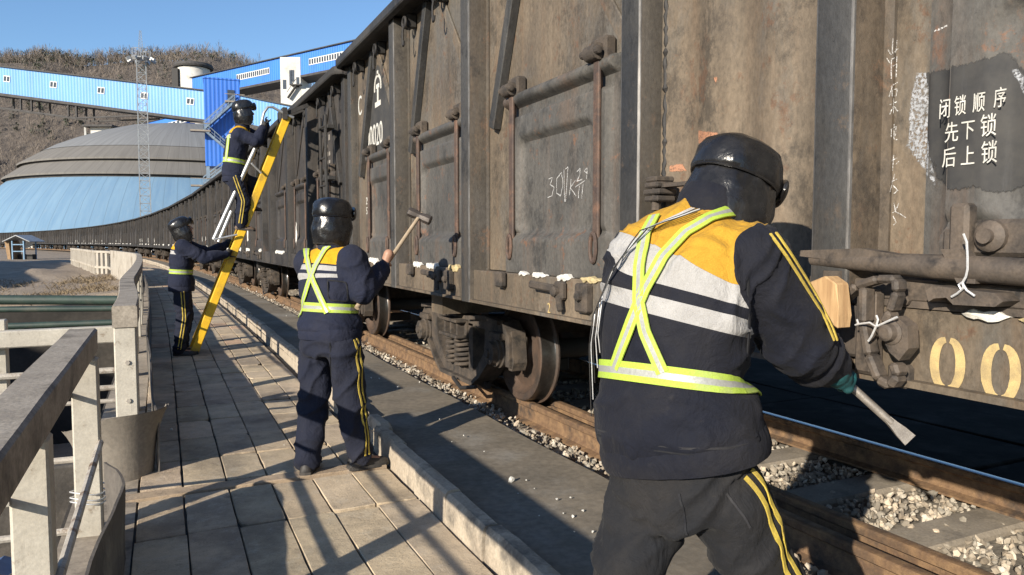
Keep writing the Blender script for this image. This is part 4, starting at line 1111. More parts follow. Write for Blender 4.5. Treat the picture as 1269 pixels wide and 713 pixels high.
b = MB(); c = at(142, 327.5, 41.3); b.box(c+V((0, 0, .02)), (.62, .3, .05)); b.box(c+V((0, 0, .38)), (.62, .3, .05)); b.box(c+V((-.29, 0, .2)), (.05, .3, .4)); b.box(c+V((.29, 0, .2)), (.05, .3, .4)); b.box(c+V((0, .12, .2)), (.56, .03, .36))
t2 = tag(b.build('culvert_box', FENCEW), 'white framed dark opening under the fence, at the top of the dirt bank', 'opening')
b = MB(); b.box(c+V((0, .09, .2)), (.53, .02, .31)); b.build('dark_infill', DARKM, t2)  # flat dark panel standing in for the shade inside the opening
# -- small shelter by the line
BLUEP = mk('pale_blue_paint', (.22, .36, .50), (.15, .26, .38), 8, .7)
WOODO = mk('ochre_boards', (.36, .23, .12), (.25, .16, .085), 5, .85)
SHC = at(28, 321, 72); SHC.z = -.28
t = thing('shelter', 'small open shelter with a pitched pale roof and blue posts, beyond the dirt ground', 'shelter', tuple(SHC), -yaw)
def sh(x, y, z): return SHC+RT*x+V((FW.x, FW.y, 0)).normalized()*y+V((0, 0, z))
for x in (-.55, .55):
    for y in (-.9, .9):
        b = MB(); b.bar(sh(x+.2, y, 0), sh(x+.2, y, 1.85), .1, .1, upv=RT); b.build('post', BLUEP, t)
b = MB()
for s_ in (-1, 1): b.prism([(0, 2.42), (s_*1.3, 1.82), (s_*1.3, 1.76), (0, 2.34)], sh(.2, -1.2, 0), RT, V((0, 0, 1)), V((FW.x, FW.y, 0))*2.4)
b.build('roof', mk('pale_roof_sheet', (.45, .47, .48), (.3, .31, .32), 6, .6), t)
b = MB(); b.bar(sh(-.95, 0, 0), sh(-.95, 0, 1.75), .5, .12, upv=V((FW.x, FW.y, 0))); b.prism([(-1.15, 1.8), (-.75, 1.8), (-.6, 0), (-.9, 0)], sh(0, -.8, 0), RT, V((0, 0, 1)), V((FW.x, FW.y, 0))*1.6); b.build('board_wall', WOODO, t)
for z in (.85, 1.5):
    b = MB(); b.bar(sh(-.4, -.9, z), sh(.8, -.9, z), .06, .09); b.build('rail', BLUEP, t)
b = MB(); b.bar(sh(-.3, .5, 1.35), sh(.7, .5, 1.35), .06, .4); b.build('sign_board', WHITEP, t)
b = MB(); b.bar(sh(-.5, .4, .3), sh(.9, .4, .3), .6, .5); b.build('bench', DARKM, t)
# -- long low block added unseen, out of frame to the left, to shade the yard
SHADEBM = mk('shade_block_wall', (.36, .32, .27), (.28, .25, .21), 1, .9)
t = thing('shade_block', 'unseen long low block added left of the cutting to throw shade over the ground', 'building', (-28.5, 30, -.3))
b = MB(); b.box((-28.5, 34, 3.4), (9, 66, 7.4)); b.build('wall', SHADEBM, t)
b = MB(); b.prism([(-5, 0), (0, 1.6), (5, 0), (5, -.2), (-5, -.2)], (-28.5, .5, 7.2), (1, 0, 0), (0, 0, 1), (0, 67, 0)); b.build('roof', mk('shade_block_roof', (.2, .22, .25), (.15, .16, .18), 2, .7), t)
for k in range(8):
    b = MB(); b.box((-23.95, 5+8*k, 2.6), (.12, 2.4, 1.6)); b.build('window', DARKM, t)
# -- dry grass and scrub on the bank
GRASS = mk('dry_grass', (.26, .20, .125), (.17, .13, .085), 3, .95, grain=.4)
rng = random.Random(11); vs, fs = [], []
def blade(p, h, w, lean):
    i = len(vs); a = rng.uniform(0, 6.28); d = V((math.cos(a), math.sin(a), 0))*w; l = V((rng.uniform(-1, 1), rng.uniform(-1, 1), 0))*lean
    vs.extend([p-d, p+d, p+l*.4+d*.6+V((0, 0, h*.6)), p+l+V((0, 0, h))]); fs.append((i, i+1, i+2, i+3))
for k in range(11000):
    y = rng.uniform(27.5, 47); x = cx(y)-.7-abs(rng.gauss(0, 3.2))
    dens = noise.noise(V((x*.5, y*.35, 4)))
    if dens < .05 and rng.random() < .93: continue
    z = ground_z(x-cx(y), y)
    blade(V((x, y, z-.03)), rng.uniform(.05, .22), rng.uniform(.004, .010), rng.uniform(.05, .25))
me = bpy.data.meshes.new('dry_grass'); me.from_pydata([v[:] for v in vs], [], fs); me.update()
tag(link_mesh('dry_grass', me, GRASS, origin=(0, 0, 0)), 'dry yellow grass and scrub on the dirt bank', kind='stuff')
# ================================================================== THE COAL PLANT AND THE HILLS BEHIND
def corr(name, a, b_, per=.30, ax=0, rough=.5, depth=.03, dirt=.35):
    """profiled sheet cladding: vertical ribs as a bump, dirt streaks down it"""
    x = NT(name); 
    col = x.mix(x.ramp(x.noise(.35, 7, .65, (1, 1, .35)), [(.35, 0.0), (.65, 1.0)]), a, b_)
    col = x.mix(x.ramp(x.noise(1.2, 6, .7, (1, 1, .06)), [(.5, 0.0), (.72, dirt)]), col, tuple(q*.55+.08 for q in a))
    sep = x.add('ShaderNodeSeparateXYZ'); x.l(x.coord(), sep.inputs[0])
    s_ = x.math('SINE', x.math('MULTIPLY', sep.outputs[ax], 2*math.pi/per))
    col = x.mix(1.0, col, x.ramp(s_, [(0.0, .84), (.5, 1.0)]), 'MULTIPLY')
    x.col(col); x.rough(rough); x.bump(s_, .6, depth); MATS[name] = x.m; return x.m
GALB = corr('pale_blue_cladding', (.15, .36, .72), (.12, .30, .64), .55)
GALS = corr('strong_blue_cladding', (.045, .19, .68), (.04, .16, .6), .55, dirt=.2)
GALU = corr('bright_blue_cladding', (.05, .22, .70), (.045, .18, .62), .6, dirt=.15)
STEELD = mk('dark_gallery_steel', (.075, .07, .068), (.045, .042, .04), 1, .8)
WINW = mk('white_window_frame', (.72, .72, .70), (.6, .6, .58), 3, .6)
GLASS = mk('dim_window_glass', (.06, .07, .085), (.04, .045, .055), 2, .15, grain=0)
WHITEC = mk('white_plaster', (.66, .65, .61), (.55, .53, .49), .25, .9, grain=.1, c=(.45, .43, .39), csc=.4)
STAIRC = mk('grey_blue_stair_steel', (.24, .32, .40), (.16, .21, .27), 1, .7)
# a frame along a gallery: A -> B, outward normal towards the camera
class Box3:
    def __init__(s, A, B, h, w):
        s.A, s.B, s.h, s.w = V(A), V(B), h, w; s.d = (s.B-s.A); s.L = s.d.length; s.d.normalize()
        dh = V((s.d.x, s.d.y, 0)).normalized(); s.n = V((dh.y, -dh.x, 0))
        if s.n.dot(EYE-s.A) < 0: s.n = -s.n
    def pt(s, t, z, o=0.0): return s.A+s.d*t+V((0, 0, z))+s.n*o
def gallery(label, A, B, h, w, mat, wins, truss=True, strip=None, name='conveyor_gallery'):
    g = Box3(A, B, h, w); ang = math.atan2(g.d.y, g.d.x)
    t = thing(name, label, 'conveyor gallery', tuple(g.pt(g.L/2, -h)), ang)
    b = MB(); vs = [b.bm.verts.new(g.pt(s_, z, o)) for s_ in (0, g.L) for z in (0, -h) for o in (0, -w)]
    for q in ((0, 1, 3, 2), (4, 6, 7, 5), (0, 4, 5, 1), (2, 3, 7, 6), (0, 2, 6, 4), (1, 5, 7, 3)): b.face([vs[i] for i in q])
    b.build('cladding', mat, t)
    b = MB(); b.bar(g.pt(-.3, .08, -w/2), g.pt(g.L+.3, .08, -w/2), w+.7, .16); b.build('roof', STEELD, t)
    for s_ in wins:
        b = MB(); b.bar(g.pt(s_-.65, -h*.42, .03), g.pt(s_+.65, -h*.42, .03), .12, 1.05, upv=(0, 0, 1))
        f = b.build('window', WINW, t)
        b = MB()
        for q in (-.31, .31): b.bar(g.pt(s_+q-.24, -h*.42, .10), g.pt(s_+q+.24, -h*.42, .10), .04, .78)
        b.build('pane', GLASS, f)
    if strip:
        s0, s1, n, z = strip; b = MB(); b.bar(g.pt(s0, z, .02), g.pt(s1, z, .02), .1, 1.25); f = b.build('window', WINW, t)
        b = MB(); st = (s1-s0)/n
        for k in range(n): b.bar(g.pt(s0+st*(k+.2), z, .08), g.pt(s0+st*(k+.8), z, .08), .05, .95)
        b.build('pane', GLASS, f)
    if truss:
        b = MB(); b.bar(g.pt(0, -h-.12, -w/2), g.pt(g.L, -h-.12, -w/2), w+.2, .4)
        b.build('under_beam', STEELD, t)
    return t, g
A = at(-60, 76, 116); B = at(254, 131-18, 104)
t, g = gallery('long pale blue gallery with five small windows, crossing the hillside from the left', A, B, 4.05, 3.6, GALB, [])
def s_at(g, u):                                         # distance along a gallery that shows at column u
    best = min((abs((lambda q: 634.5+FPX*((q-EYE).dot(RT))/((q-EYE).dot(FW)))(g.A+g.d*s_)-u), s_) for s_ in [i*.1 for i in range(int(g.L*10))]); return best[1]
for u in (8, 66, 125, 179, 236):
    s_ = s_at(g, u)
    b = MB(); b.bar(g.pt(s_-.65, -1.7, .03), g.pt(s_+.65, -1.7, .03), .12, .95); f = b.build('window', WINW, t)
    b = MB()
    for q in (-.31, .31): b.bar(g.pt(s_+q-.22, -1.7, .10), g.pt(s_+q+.22, -1.7, .10), .04, .70)
    b.build('pane', GLASS, f)
b = MB()                                                # shallow truss slung under the left end
s0, s1 = 0, s_at(g, 175)
for o in (-.2, -3.4):
    b.bar(g.pt(s0, -6.2, o), g.pt(s_at(g, 92), -6.2, o), .22, .22); b.bar(g.pt(s_at(g, 92), -6.2, o), g.pt(s1, -4.5, o), .2, .2)
    for u in (-10, 23, 36, 82, 92): 
        q = s_at(g, max(-58, u)); b.bar(g.pt(q, -4.3, o), g.pt(q, -6.2, o), .22, .22, upv=g.d)
b.build('truss', STEELD, t)
# transfer tower with its outside stair
TA = at(252, 97, 103)
rc_ = ray(275, 300); rh = V((rc_.x, rc_.y, 0)).normalized(); TWd = V((rh.y, -rh.x, 0)); TN = -rh
TW = TWd*((at(297, 97, 103)-TA).dot(TWd))
ang = math.atan2(TWd.y, TWd.x)
t = thing('transfer_tower', 'strong blue transfer tower with a zigzag outside stair', 'tower', (TA.x, TA.y, 11.6), ang)
def tw(x, z, o=0): return V((TA.x, TA.y, z))+TWd*x+TN*o
zt, zb = TA.z, at(252, 205, 103).z; wd = V((TW.x, TW.y, 0)).length
b = MB(); vs = [b.bm.verts.new(tw(x, z, o)) for x in (0, wd) for z in (zb, zt) for o in (0, -4)]
for q in ((0, 1, 3, 2), (4, 6, 7, 5), (0, 4, 5, 1), (2, 3, 7, 6), (0, 2, 6, 4), (1, 5, 7, 3)): b.face([vs[i] for i in q])
b.build('cladding', GALS, t)
b = MB(); b.bar(tw(-.1, zt+.1, -2), tw(wd+.1, zt+.1, -2), 4.2, .2); b.build('roof', GALS, t)
for x in (.3, wd-.3):
    for o in (-.3, -3.7):
        b = MB(); b.bar(tw(x, zb, o), tw(x, -.3, o), .45, .45, upv=TN); b.build('leg', STAIRC, t)
b = MB(); b.bar(tw(.4, zb-2.2, -.3), tw(wd-.4, zb-5, -.3), .2, .2); b.bar(tw(wd-.4, zb-.4, -.3), tw(.4, zb-3, -.3), .2, .2); b.build('bracing', STAIRC, t)
def zpx(v): return at(265, v, 102).z
def xpx(u): return ((at(u, 150, 101.5)-TA).dot(TWd))
flights = [((292, 123), (252, 160)), ((252, 160), (286, 188)), ((288, 198), (250, 228))]
for (u0, v0), (u1, v1) in flights:
    b = MB(); x0, x1, z0, z1 = xpx(u0), xpx(u1), zpx(v0), zpx(v1)
    b.bar(tw(x0, z0, .9), tw(x1, z1, .9), 1.1, .28)
    for o in (.35, 1.45):
        b.bar(tw(x0, z0+1.0, o), tw(x1, z1+1.0, o), .09, .09); b.bar(tw(x0, z0+.5, o), tw(x1, z1+.5, o), .06, .06)
        for k in range(6):
            f = k/5; b.bar(tw(x0+(x1-x0)*f, z0+(z1-z0)*f, o), tw(x0+(x1-x0)*f, z0+(z1-z0)*f+1.0, o), .07, .07, upv=TN)
    b.build('stair_flight', STAIRC, t)
for u, v in ((292, 123), (248, 161), (288, 190), (247, 229)):
    b = MB(); x, z = xpx(u), zpx(v); b.bar(tw(x-1.3, z-.1, .9), tw(x+1.3, z-.1, .9), 1.3, .22); b.bar(tw(x-1.3, z+.9, 1.5), tw(x+1.3, z+.9, 1.5), .08, .08); b.build('landing', mk('rusty_landing', (.36, .31, .25), (.25, .21, .17), 1, .8), t)
b = MB(); b.bar(tw(xpx(283), zpx(116), .04), tw(xpx(292), zpx(116), .04), .1, 1.9); b.build('door', GLASS, t)
# the gallery leaving the tower to the right, behind the second wagon
gallery('short pale blue gallery to the right of the transfer tower, behind the climbing worker', at(298, 119, 103), at(385, 137, 98), 3.7, 3.4, GALB, [11.5], truss=True)
# upper gallery climbing to the right over a white pier tower
t, g = gallery('bright blue gallery climbing to the upper right with a long strip of windows', at(238, 97, 150), at(238, 97, 150)+(at(470, 44, 120)-at(238, 97, 150))*1.9, 3.9, 4, GALU, [], truss=True)
for (u0, u1, n) in ((293, 334, 16), (383, 437, 17)):
    s0, s1 = s_at(g, u0), s_at(g, u1); b = MB(); z = -1.85
    b.bar(g.pt(s0, z, .03), g.pt(s1, z, .03), .1, 1.15); f = b.build('window', WINW, t); st = (s1-s0)/n
    b = MB()
    for k in range(n): b.bar(g.pt(s0+st*(k+.2), z, .1), g.pt(s0+st*(k+.8), z, .1), .05, .85)
    b.build('pane', GLASS, f)
def upright(name, label, u0, u1, v0, v1, f, depth, mat, cat):
    p, q = at(u0, v0, f), at(u1, v0, f); d = V((q.x-p.x, q.y-p.y, 0)); w = d.length; d.normalize(); n = V((-d.y, d.x, 0))
    if n.dot(EYE-p) < 0: n = -n
    zb = at(u0, v1, f).z
    t = thing(name, label, cat, (p.x, p.y, zb), math.atan2(d.y, d.x))
    fn = lambda x, z, o=0: V((p.x, p.y, z))+d*x+n*o
    b = MB(); vs = [b.bm.verts.new(fn(x, z, o)) for x in (0, w) for z in (zb, p.z) for o in (0, -depth)]
    for qq in ((0, 1, 3, 2), (4, 6, 7, 5), (0, 4, 5, 1), (2, 3, 7, 6), (0, 2, 6, 4), (1, 5, 7, 3)): b.face([vs[i] for i in qq])
    b.build('wall', mat, t); return t, fn, w, zb, p.z
t, fn, w, zb, zt = upright('drive_house', 'white drive tower standing under the climbing blue gallery', 347, 372, 71, 150, 131, 7, WHITEC, 'tower')
b = MB(); b.box((0, 0, 0), (.1, .1, .1)); b.bm.clear()
b.bar(fn(w+.05, (zt+zb)/2-2.6, -3.5), fn(w+7.0, (zt+zb)/2-2.6, -3.5), 7, zt-zb-5.6); b.build('lower_block', WHITEC, t)
for x, z, ww, hh in ((w*.52, zt-3.6, .5, 2.6), (w-.5, zt-4.4, .5, 1.8), (w*.2, zb+6.5, .6, 1.6), (w*.6, zb+8, .6, 2)):
    b = MB(); b.bar(fn(x-ww/2, z, .03), fn(x+ww/2, z, .03), .1, hh); b.build('window', GLASS, t)
b = MB(); b.bar(fn(w*.4, zb+4, .6), fn(w*.85, zt-5, .6), .8, .15); b.bar(fn(w*.4, zb+5, 1.0), fn(w*.85, zt-4, 1.0), .08, .08); b.build('ladder', STEELD, t)
b = MB(); b.bar(fn(w*.55, zt-5.0, .6), fn(w+.3, zt-5.0, .6), 1.1, .15); b.build('landing', STEELD, t)
# white silo with an overhanging disc roof
SC = at(240, 84, 330); rS = 19/FPX*330
t = thing('silo', 'white round silo with an overhanging dark disc roof, behind the blue tower', 'silo', (SC.x, SC.y, 20))
b = MB(); zr = SC.z
b.lathe((SC.x, SC.y, 20), (0, 0, 1), [(0, rS), (zr-20-.8, rS)], 40); b.build('wall', WHITEC, t, smooth=True, angle=R(40))
b = MB(); b.lathe((SC.x, SC.y, zr-.6), (0, 0, 1), [(0, rS*1.18), (.7, rS*1.22), (1.8, rS*1.16), (2.4, rS*.6), (2.6, .1)], 40); b.build('roof', STEELD, t, smooth=True, angle=R(40))
b = MB(); p = at(225, 84, 330)-V((FW.x, FW.y, 0))*(rS*.8); b.bar(V((p.x, p.y, zr-1.8)), V((p.x, p.y, zr-20)), 3.0, 2.6, upv=RT); b.build('opening', DARKM, t)
# low white pavilion behind the dome's shoulder
t, fn, w, zb, zt = upright('pavilion', 'small white building with a flat dark roof above the dome shoulder', 112, 137, 158, 175, 330, 8, WHITEC, 'building')
b = MB(); b.bar(fn(-2, zt+.4, -3), fn(w+2.2, zt+.4, -3), 12, .8); b.build('roof', STEELD, t)
b = MB(); b.bar(fn(-1.8, zb, 1), fn(-1.8, zt, 1), .8, .8, upv=(1, 0, 0)); b.build('post', WHITEC, t)
gallery('pale gallery with a strip of windows rising behind the dome to the blue tower', at(128, 166, 300), at(226, 142, 270), 5.0, 5, GALU, [], truss=False, strip=(30, 66, 14, -2.4))
# the great stepped storage dome
DC = at(236, 300, 265); DC.z = -.3
def dome_mat(name, a, b_, seam=.75, nseam=110):
    x = NT(name); sep = x.add('ShaderNodeSeparateXYZ'); x.l(x.coord(), sep.inputs[0])
    ang = x.math('ARCTAN2', sep.outputs[1], sep.outputs[0]); cv = x.add('ShaderNodeCombineXYZ')
    x.l(x.math('MULTIPLY', ang, 30.0), cv.inputs[0]); x.l(x.math('MULTIPLY', sep.outputs[2], .09), cv.inputs[2])
    c = x.mix(x.ramp(x.noise(1.0, 6, .65, src=cv.outputs[0]), [(.35, 0.0), (.68, 1.0)]), a, b_)
    c = x.mix(x.ramp(x.noise(5.0, 5, .7, src=cv.outputs[0]), [(.52, 0.0), (.72, .5)]), c, tuple(q*.6+.09 for q in a))
    fr = x.math('FRACT', x.math('MULTIPLY', ang, nseam/6.2832)); c = x.mix(x.math('LESS_THAN', fr, .06), c, tuple(q*seam for q in a))
    x.col(c); x.rough(.95); x.p.inputs['Specular IOR Level'].default_value = .1; MATS[name] = x.m; return x.m
DOMEB = dome_mat('weathered_blue_dome_sheet', (.165, .265, .365), (.125, .215, .32))
DOMEG = dome_mat('grey_roof_sheet', (.22, .225, .228), (.17, .173, .175))
DOMED = dome_mat('brown_roof_sheet', (.185, .175, .16), (.145, .137, .126))
t = thing('storage_dome', 'huge stepped storage dome, pale blue below and grey above, behind the train', 'storage dome', tuple(DC))
def dome(name, prof, mat):
    b = MB(); n = 96; b.skin([b.ring(DC+V((0, 0, z)), V((1, 0, 0)), V((0, 1, 0)), r, r, n) for r, z in prof], cap=False); b.build(name, mat, t, smooth=True, angle=R(35))
K_, Z_ = .68, 1.05
def dome_(n_, prof, m_): dome(n_, [(r*K_, z*Z_) for r, z in prof], m_)
dome_('lower_roof', [(101, -1), (99, 2), (95.5, 7), (90, 12.5), (84, 17), (80, 19.3)], DOMEB)
dome_('clerestory', [(79.6, 18.7), (79.6, 20.2)], STEELD)
dome_('middle_roof', [(81.2, 20.0), (81.2, 20.5), (74, 24.0)], DOMED)
dome_('clerestory', [(73.5, 23.4), (73.5, 24.7)], STEELD)
dome_('middle_roof', [(75, 24.5), (75, 25.0), (66, 28.8)], DOMED)
dome_('upper_roof', [(66, 28.9), (60, 31.2), (52, 33.6), (42, 36.2), (30, 38.6), (16, 40.2), (2, 40.7)], DOMEG)
# lattice mast with a floodlight ring and an aerial
MC = at(180.5, 262, 92); M0 = V((MC.x, MC.y, 0)); pxm = 92/FPX
MAST = mk('galvanised_mast', (.42, .43, .43), (.3, .31, .31), 3, .5, metal=.3)
t = thing('lattice_mast', 'tall grey lattice mast with a ring of floodlights and a thin aerial on top', 'mast', tuple(M0))
ztop = at(178, 75, 92).z; h0 = 0.62; h1 = .50
b = MB(); nst = 26
crn = [(-1, -1), (1, -1), (1, 1), (-1, 1)]
def mp(k, f): hw = h0+(h1-h0)*f; return M0+V((crn[k % 4][0]*hw, crn[k % 4][1]*hw, -.3+(ztop+.3)*f))
for k in range(4):
    b.bar(mp(k, 0), mp(k, 1), .10, .10, upv=(1, 0, 0))
b.build('leg', MAST, t)
b = MB()
for i in range(nst):
    f0, f1 = i/nst, (i+1)/nst
    for k in range(4):
        b.bar(mp(k, f1), mp(k+1, f1), .05, .05); b.bar(mp(k if i % 2 else k+1, f0), mp(k+1 if i % 2 else k, f1), .05, .05)
b.build('lattice', MAST, t)
b = MB(); b.lathe(M0+V((0, 0, ztop-.1)), (0, 0, 1), [(0, 1.0), (.12, 1.0)], 16)
for k in range(12):
    a = k*math.pi/6; b.tube([M0+V((1.05*math.cos(a), 1.05*math.sin(a), ztop)), M0+V((1.05*math.cos(a), 1.05*math.sin(a), ztop+1.0))], .03, 5)
b.tube([M0+V((1.05*math.cos(k*math.pi/12), 1.05*math.sin(k*math.pi/12), ztop+1.0)) for k in range(25)], .03, 5); b.build('platform', MAST, t)
for k in range(8):
    a = k*math.pi/4+.3; d = V((math.cos(a), math.sin(a), 0)); b = MB(); b.bar(M0+d*1.25+V((0, 0, ztop-.1)), M0+d*1.65+V((0, 0, ztop-.35)), .45, .4); b.build('floodlight', MAST, t)
za = at(178, 42, 92).z
b = MB()
for k in range(4): b.bar(M0+V((crn[k][0]*.32, crn[k][1]*.32, ztop)), M0+V((crn[k][0]*.08, crn[k][1]*.08, za)), .04, .04, upv=(1, 0, 0))
for i in range(10):
    f = i/10; z = ztop+(za-ztop)*f; w_ = .32-.24*f
    for k in range(4): b.bar(M0+V((crn[k][0]*w_, crn[k][1]*w_, z)), M0+V((crn[(k+1) % 4][0]*w_*.95, crn[(k+1) % 4][1]*w_*.95, z+.35)), .03, .03)
b.build('aerial', MAST, t)
# ---- hills with bare winter woods
HILLM = NT('winter_hillside')
hc = HILLM.mix(HILLM.ramp(HILLM.noise(.035, 9, .68), [(.34, 0.0), (.66, 1.0)]), (.21, .172, .138), (.135, .113, .094))
hc = HILLM.mix(HILLM.ramp(HILLM.noise(.28, 6, .8), [(.35, .0), (.65, 1.0)]), hc, (.09, .076, .066))
HILLM.col(hc); HILLM.rough(1.0); HILLM.bump(HILLM.noise(.3, 6, .8), 1.0, 2.5)
SKY = [(-900, 44), (-400, 62), (-200, 76), (0, 85), (40, 86), (60, 83), (110, 87), (150, 81), (200, 77), (250, 81), (290, 89), (330, 101), (380, 116), (440, 132), (600, 164), (900, 194), (1400, 219)]
def skyv(u):
    for (a, va), (b_, vb) in zip(SKY, SKY[1:]):
        if a <= u <= b_: return va+(vb-va)*(u-a)/(b_-a)
    return SKY[0][1] if u < 0 else SKY[-1][1]
def hill_pt(a, t):
    # a: bearing as an image column, t: 0 foot .. 1 crest .. 1.4 behind
    f0, f1 = 330, 560
    f = f0+(f1-f0)*t
    crest = at(a, skyv(a), f1).z
    k = sm(0, 1, t)*.65+.35*min(t, 1) if t <= 1 else 1-.5*(t-1)
    p = at(a, 300, f)
    z = -2+(crest+2)*k + (noise.noise(V((p.x*.012, p.y*.012, 1)))*14+noise.noise(V((p.x*.05, p.y*.05, 3)))*4)*sm(0, .3, t)*(1-.75*sm(.85, 1, t))
    return V((p.x, p.y, z))
b = MB(); us = list(range(-900, 1401, 14))
g_ = [[b.bm.verts.new(hill_pt(u, t)) for t in [i/26*1.5 for i in range(27)]] for u in us]
for r0, r1 in zip(g_, g_[1:]):
    for i in range(26): b.face((r0[i], r1[i], r1[i+1], r0[i+1]))
tag(b.build('hills', HILLM.m, smooth=True, origin=(0, 0, 0)), kind='structure')
TWIG = mk('bare_twigs', (.235, .195, .16), (.165, .138, .115), .05, 1.0, grain=.3)
TWIGG = mk('dark_evergreen', (.085, .095, .065), (.06, .07, .05), .08, 1.0, grain=.3)
rng = random.Random(4)
def wood(n, col, label, green=False):
    vs, fs = [], []
    for k in range(n):
        t = 1.0-abs(rng.gauss(0, .035)) if k < n*.35 else rng.uniform(.18, 1.0)
        u = rng.uniform(-120, 470) if not green else rng.choice([rng.uniform(-60, 110), rng.uniform(20, 100), rng.uniform(90, 300)])
        if green: t = 1.0-abs(rng.gauss(0, .03)) if rng.random() < .7 else rng.uniform(.3, 1)
        p = hill_pt(u, t); hgt = (rng.uniform(3.5, 8.5) if rng.random() < .8 else rng.uniform(9, 13))*(1 if not green else .8); sp = hgt*rng.uniform(.28, .45)
        i = len(vs); tw_ = .09
        vs.extend([p+V((-tw_, 0, -1)), p+V((tw_, 0, -1)), p+V((0, 0, hgt*.7))]); fs.append((i, i+1, i+2))
        for q in range((9 if hgt < 9 else 22) if not green else 26):
            a = rng.uniform(0, 6.28); zf = rng.uniform(.3, 1.0) if not green else rng.uniform(.12, 1)
            rad = sp*(1-abs(zf-.62)*1.25)*rng.uniform(.25, 1.0) if not green else sp*math.sqrt(max(.02, 1-((zf-.5)/.52)**2))*rng.uniform(.4, 1)
            c = p+V((math.cos(a)*rad, math.sin(a)*rad, hgt*zf)); o = p+V((0, 0, hgt*zf*.6))
            i = len(vs); wv = V((rng.uniform(-1, 1), rng.uniform(-1, 1), rng.uniform(-1, 1))).normalized()*(rng.uniform(.06, .15) if not green else rng.uniform(.7, 1.3))
            e = c+(c-o).normalized()*rng.uniform(.4, 1.2)
            if green: wv2 = V((rng.uniform(-1, 1), rng.uniform(-1, 1), rng.uniform(-1, 1)))*.9; vs.extend([c-wv, c+wv, c+wv2, c-wv2*.6])
            else: vs.extend([o-wv*.4, c-wv, e, c+wv])
            fs.append((i, i+1, i+2, i+3))
    me = bpy.data.meshes.new('w'); me.from_pydata([v[:] for v in vs], [], fs); me.update()
    tag(link_mesh('winter_wood', me, col, origin=(0, 0, 0)), label, kind='stuff')
wood(6500, TWIG, 'leafless brown wood covering the far hillside')
wood(420, TWIGG, 'scattered dark evergreens in the far hillside wood', True)
# ================================================================== PEOPLE
def cloth(name, base, dusty, yoke=None, bands=None, hy=None, rough=.85, dust=.5):
    """navy work cloth with dust; the jacket version carries a yellow yoke and pale bands placed by the 'h' and 'arm' attributes"""
    x = NT(name)
    c = x.mix(x.ramp(x.noise(4, 6, .65), [(.40, 0.0), (.72, dust)]), base, dusty)
    c = x.mix(x.ramp(x.noise(14, 8, .75), [(.60, 0.0), (.74, dust*.7)]), c, tuple(q*1.5 for q in dusty))
    if yoke:
        ha = x.add('ShaderNodeAttribute', attribute_name='h').outputs['Fac']; ar = x.add('ShaderNodeAttribute', attribute_name='arm').outputs['Fac']
        tors = x.math('LESS_THAN', ar, 0.0)
        y = x.math('MULTIPLY', x.math('GREATER_THAN', ha, hy), tors)
        yc = x.mix(x.ramp(x.noise(7, 6, .7), [(.35, 0.0), (.75, .6)]), yoke, tuple(q*.6 for q in yoke))
        c = x.mix(y, c, yc)
        for a, b_ in bands:
            k = x.math('MULTIPLY', x.math('MULTIPLY', x.math('GREATER_THAN', ha, a), x.math('LESS_THAN', ha, b_)), tors)
            bc_ = x.mix(x.ramp(x.noise(9, 6, .7), [(.35, 0.0), (.75, .7)]), (.40, .39, .375), (.25, .24, .23))
            c = x.mix(k, c, bc_)
    wv = x.noise(420, 2, .5)
    c = x.mix(1.0, c, x.ramp(wv, [(.3, .86), (.7, 1.08)]), 'MULTIPLY')
    x.col(c); x.rough(rough); x.p.inputs['Specular IOR Level'].default_value = .2; x.p.inputs['Sheen Weight'].default_value = .03; x.p.inputs['Sheen Roughness'].default_value = .5
    x.bump(x.noise(9, 6, .6, (1, 1, .7), dist=1.6), .55, .03); x.bump(x.noise(26, 5, .6, dist=.8), .4, .008); x.bump(wv, .12, .001)
    MATS[name] = x.m; return x.m
YEL = (.50, .275, .03); YEL2 = (.62, .34, .015)
NAVY = (.013, .017, .036); NAVYD = (.042, .040, .048)
SKIN = mk('skin', (.42, .24, .16), (.36, .19, .125), 30, .55, grain=.1)
LEATHER = NT('black_leather'); LEATHER.col(LEATHER.mix(LEATHER.ramp(LEATHER.noise(9, 6, .7), [(.45, 0.0), (.75, .5)]), (.010, .010, .011), (.05, .046, .042)))
LEATHER.rough(LEATHER.ramp(LEATHER.noise(12, 5, .6), [(.3, .16), (.7, .34)])); LEATHER.bump(LEATHER.noise(16, 6, .6, dist=.8), .35, .012); LEATHER.bump(LEATHER.noise(220, 3, .5), .15, .001); LEATHER.bump(LEATHER.noise(7, 5, .6, dist=1.2), .25, .015); LEATHER = LEATHER.m
FUR = mk('dark_fur', (.03, .027, .025), (.015, .014, .013), 60, 1.0, 1.0, 120, bdist=.01)
SHOEM = mk('black_work_shoe', (.02, .019, .019), (.05, .045, .04), 9, .6, .2, 60)
SHOEB = mk('brown_work_shoe', (.20, .13, .085), (.11, .075, .05), 9, .7, .3, 50)
SOLE = mk('shoe_sole', (.025, .023, .022), (.06, .055, .05), 12, .85)
HIVIS = mk('lime_hivis_webbing', (.43, .59, .06), (.36, .49, .06), 14, .75, .25, 160, grain=.2, c=(.36, .42, .14), csc=6)
REFL = mk('silver_reflective_tape', (.44, .45, .42), (.35, .35, .32), 10, .38, .2, 120, grain=.2, metal=.15)
STRIPE = mk('yellow_piping', (.62, .47, .07), (.45, .33, .07), 14, .8, grain=.3)
TEAL = mk('teal_glove', (.010, .10, .11), (.007, .05, .055), 14, .7, .4, 90)
BLACKG = mk('dark_work_glove', (.022, .021, .021), (.05, .046, .042), 14, .85, .4, 80)

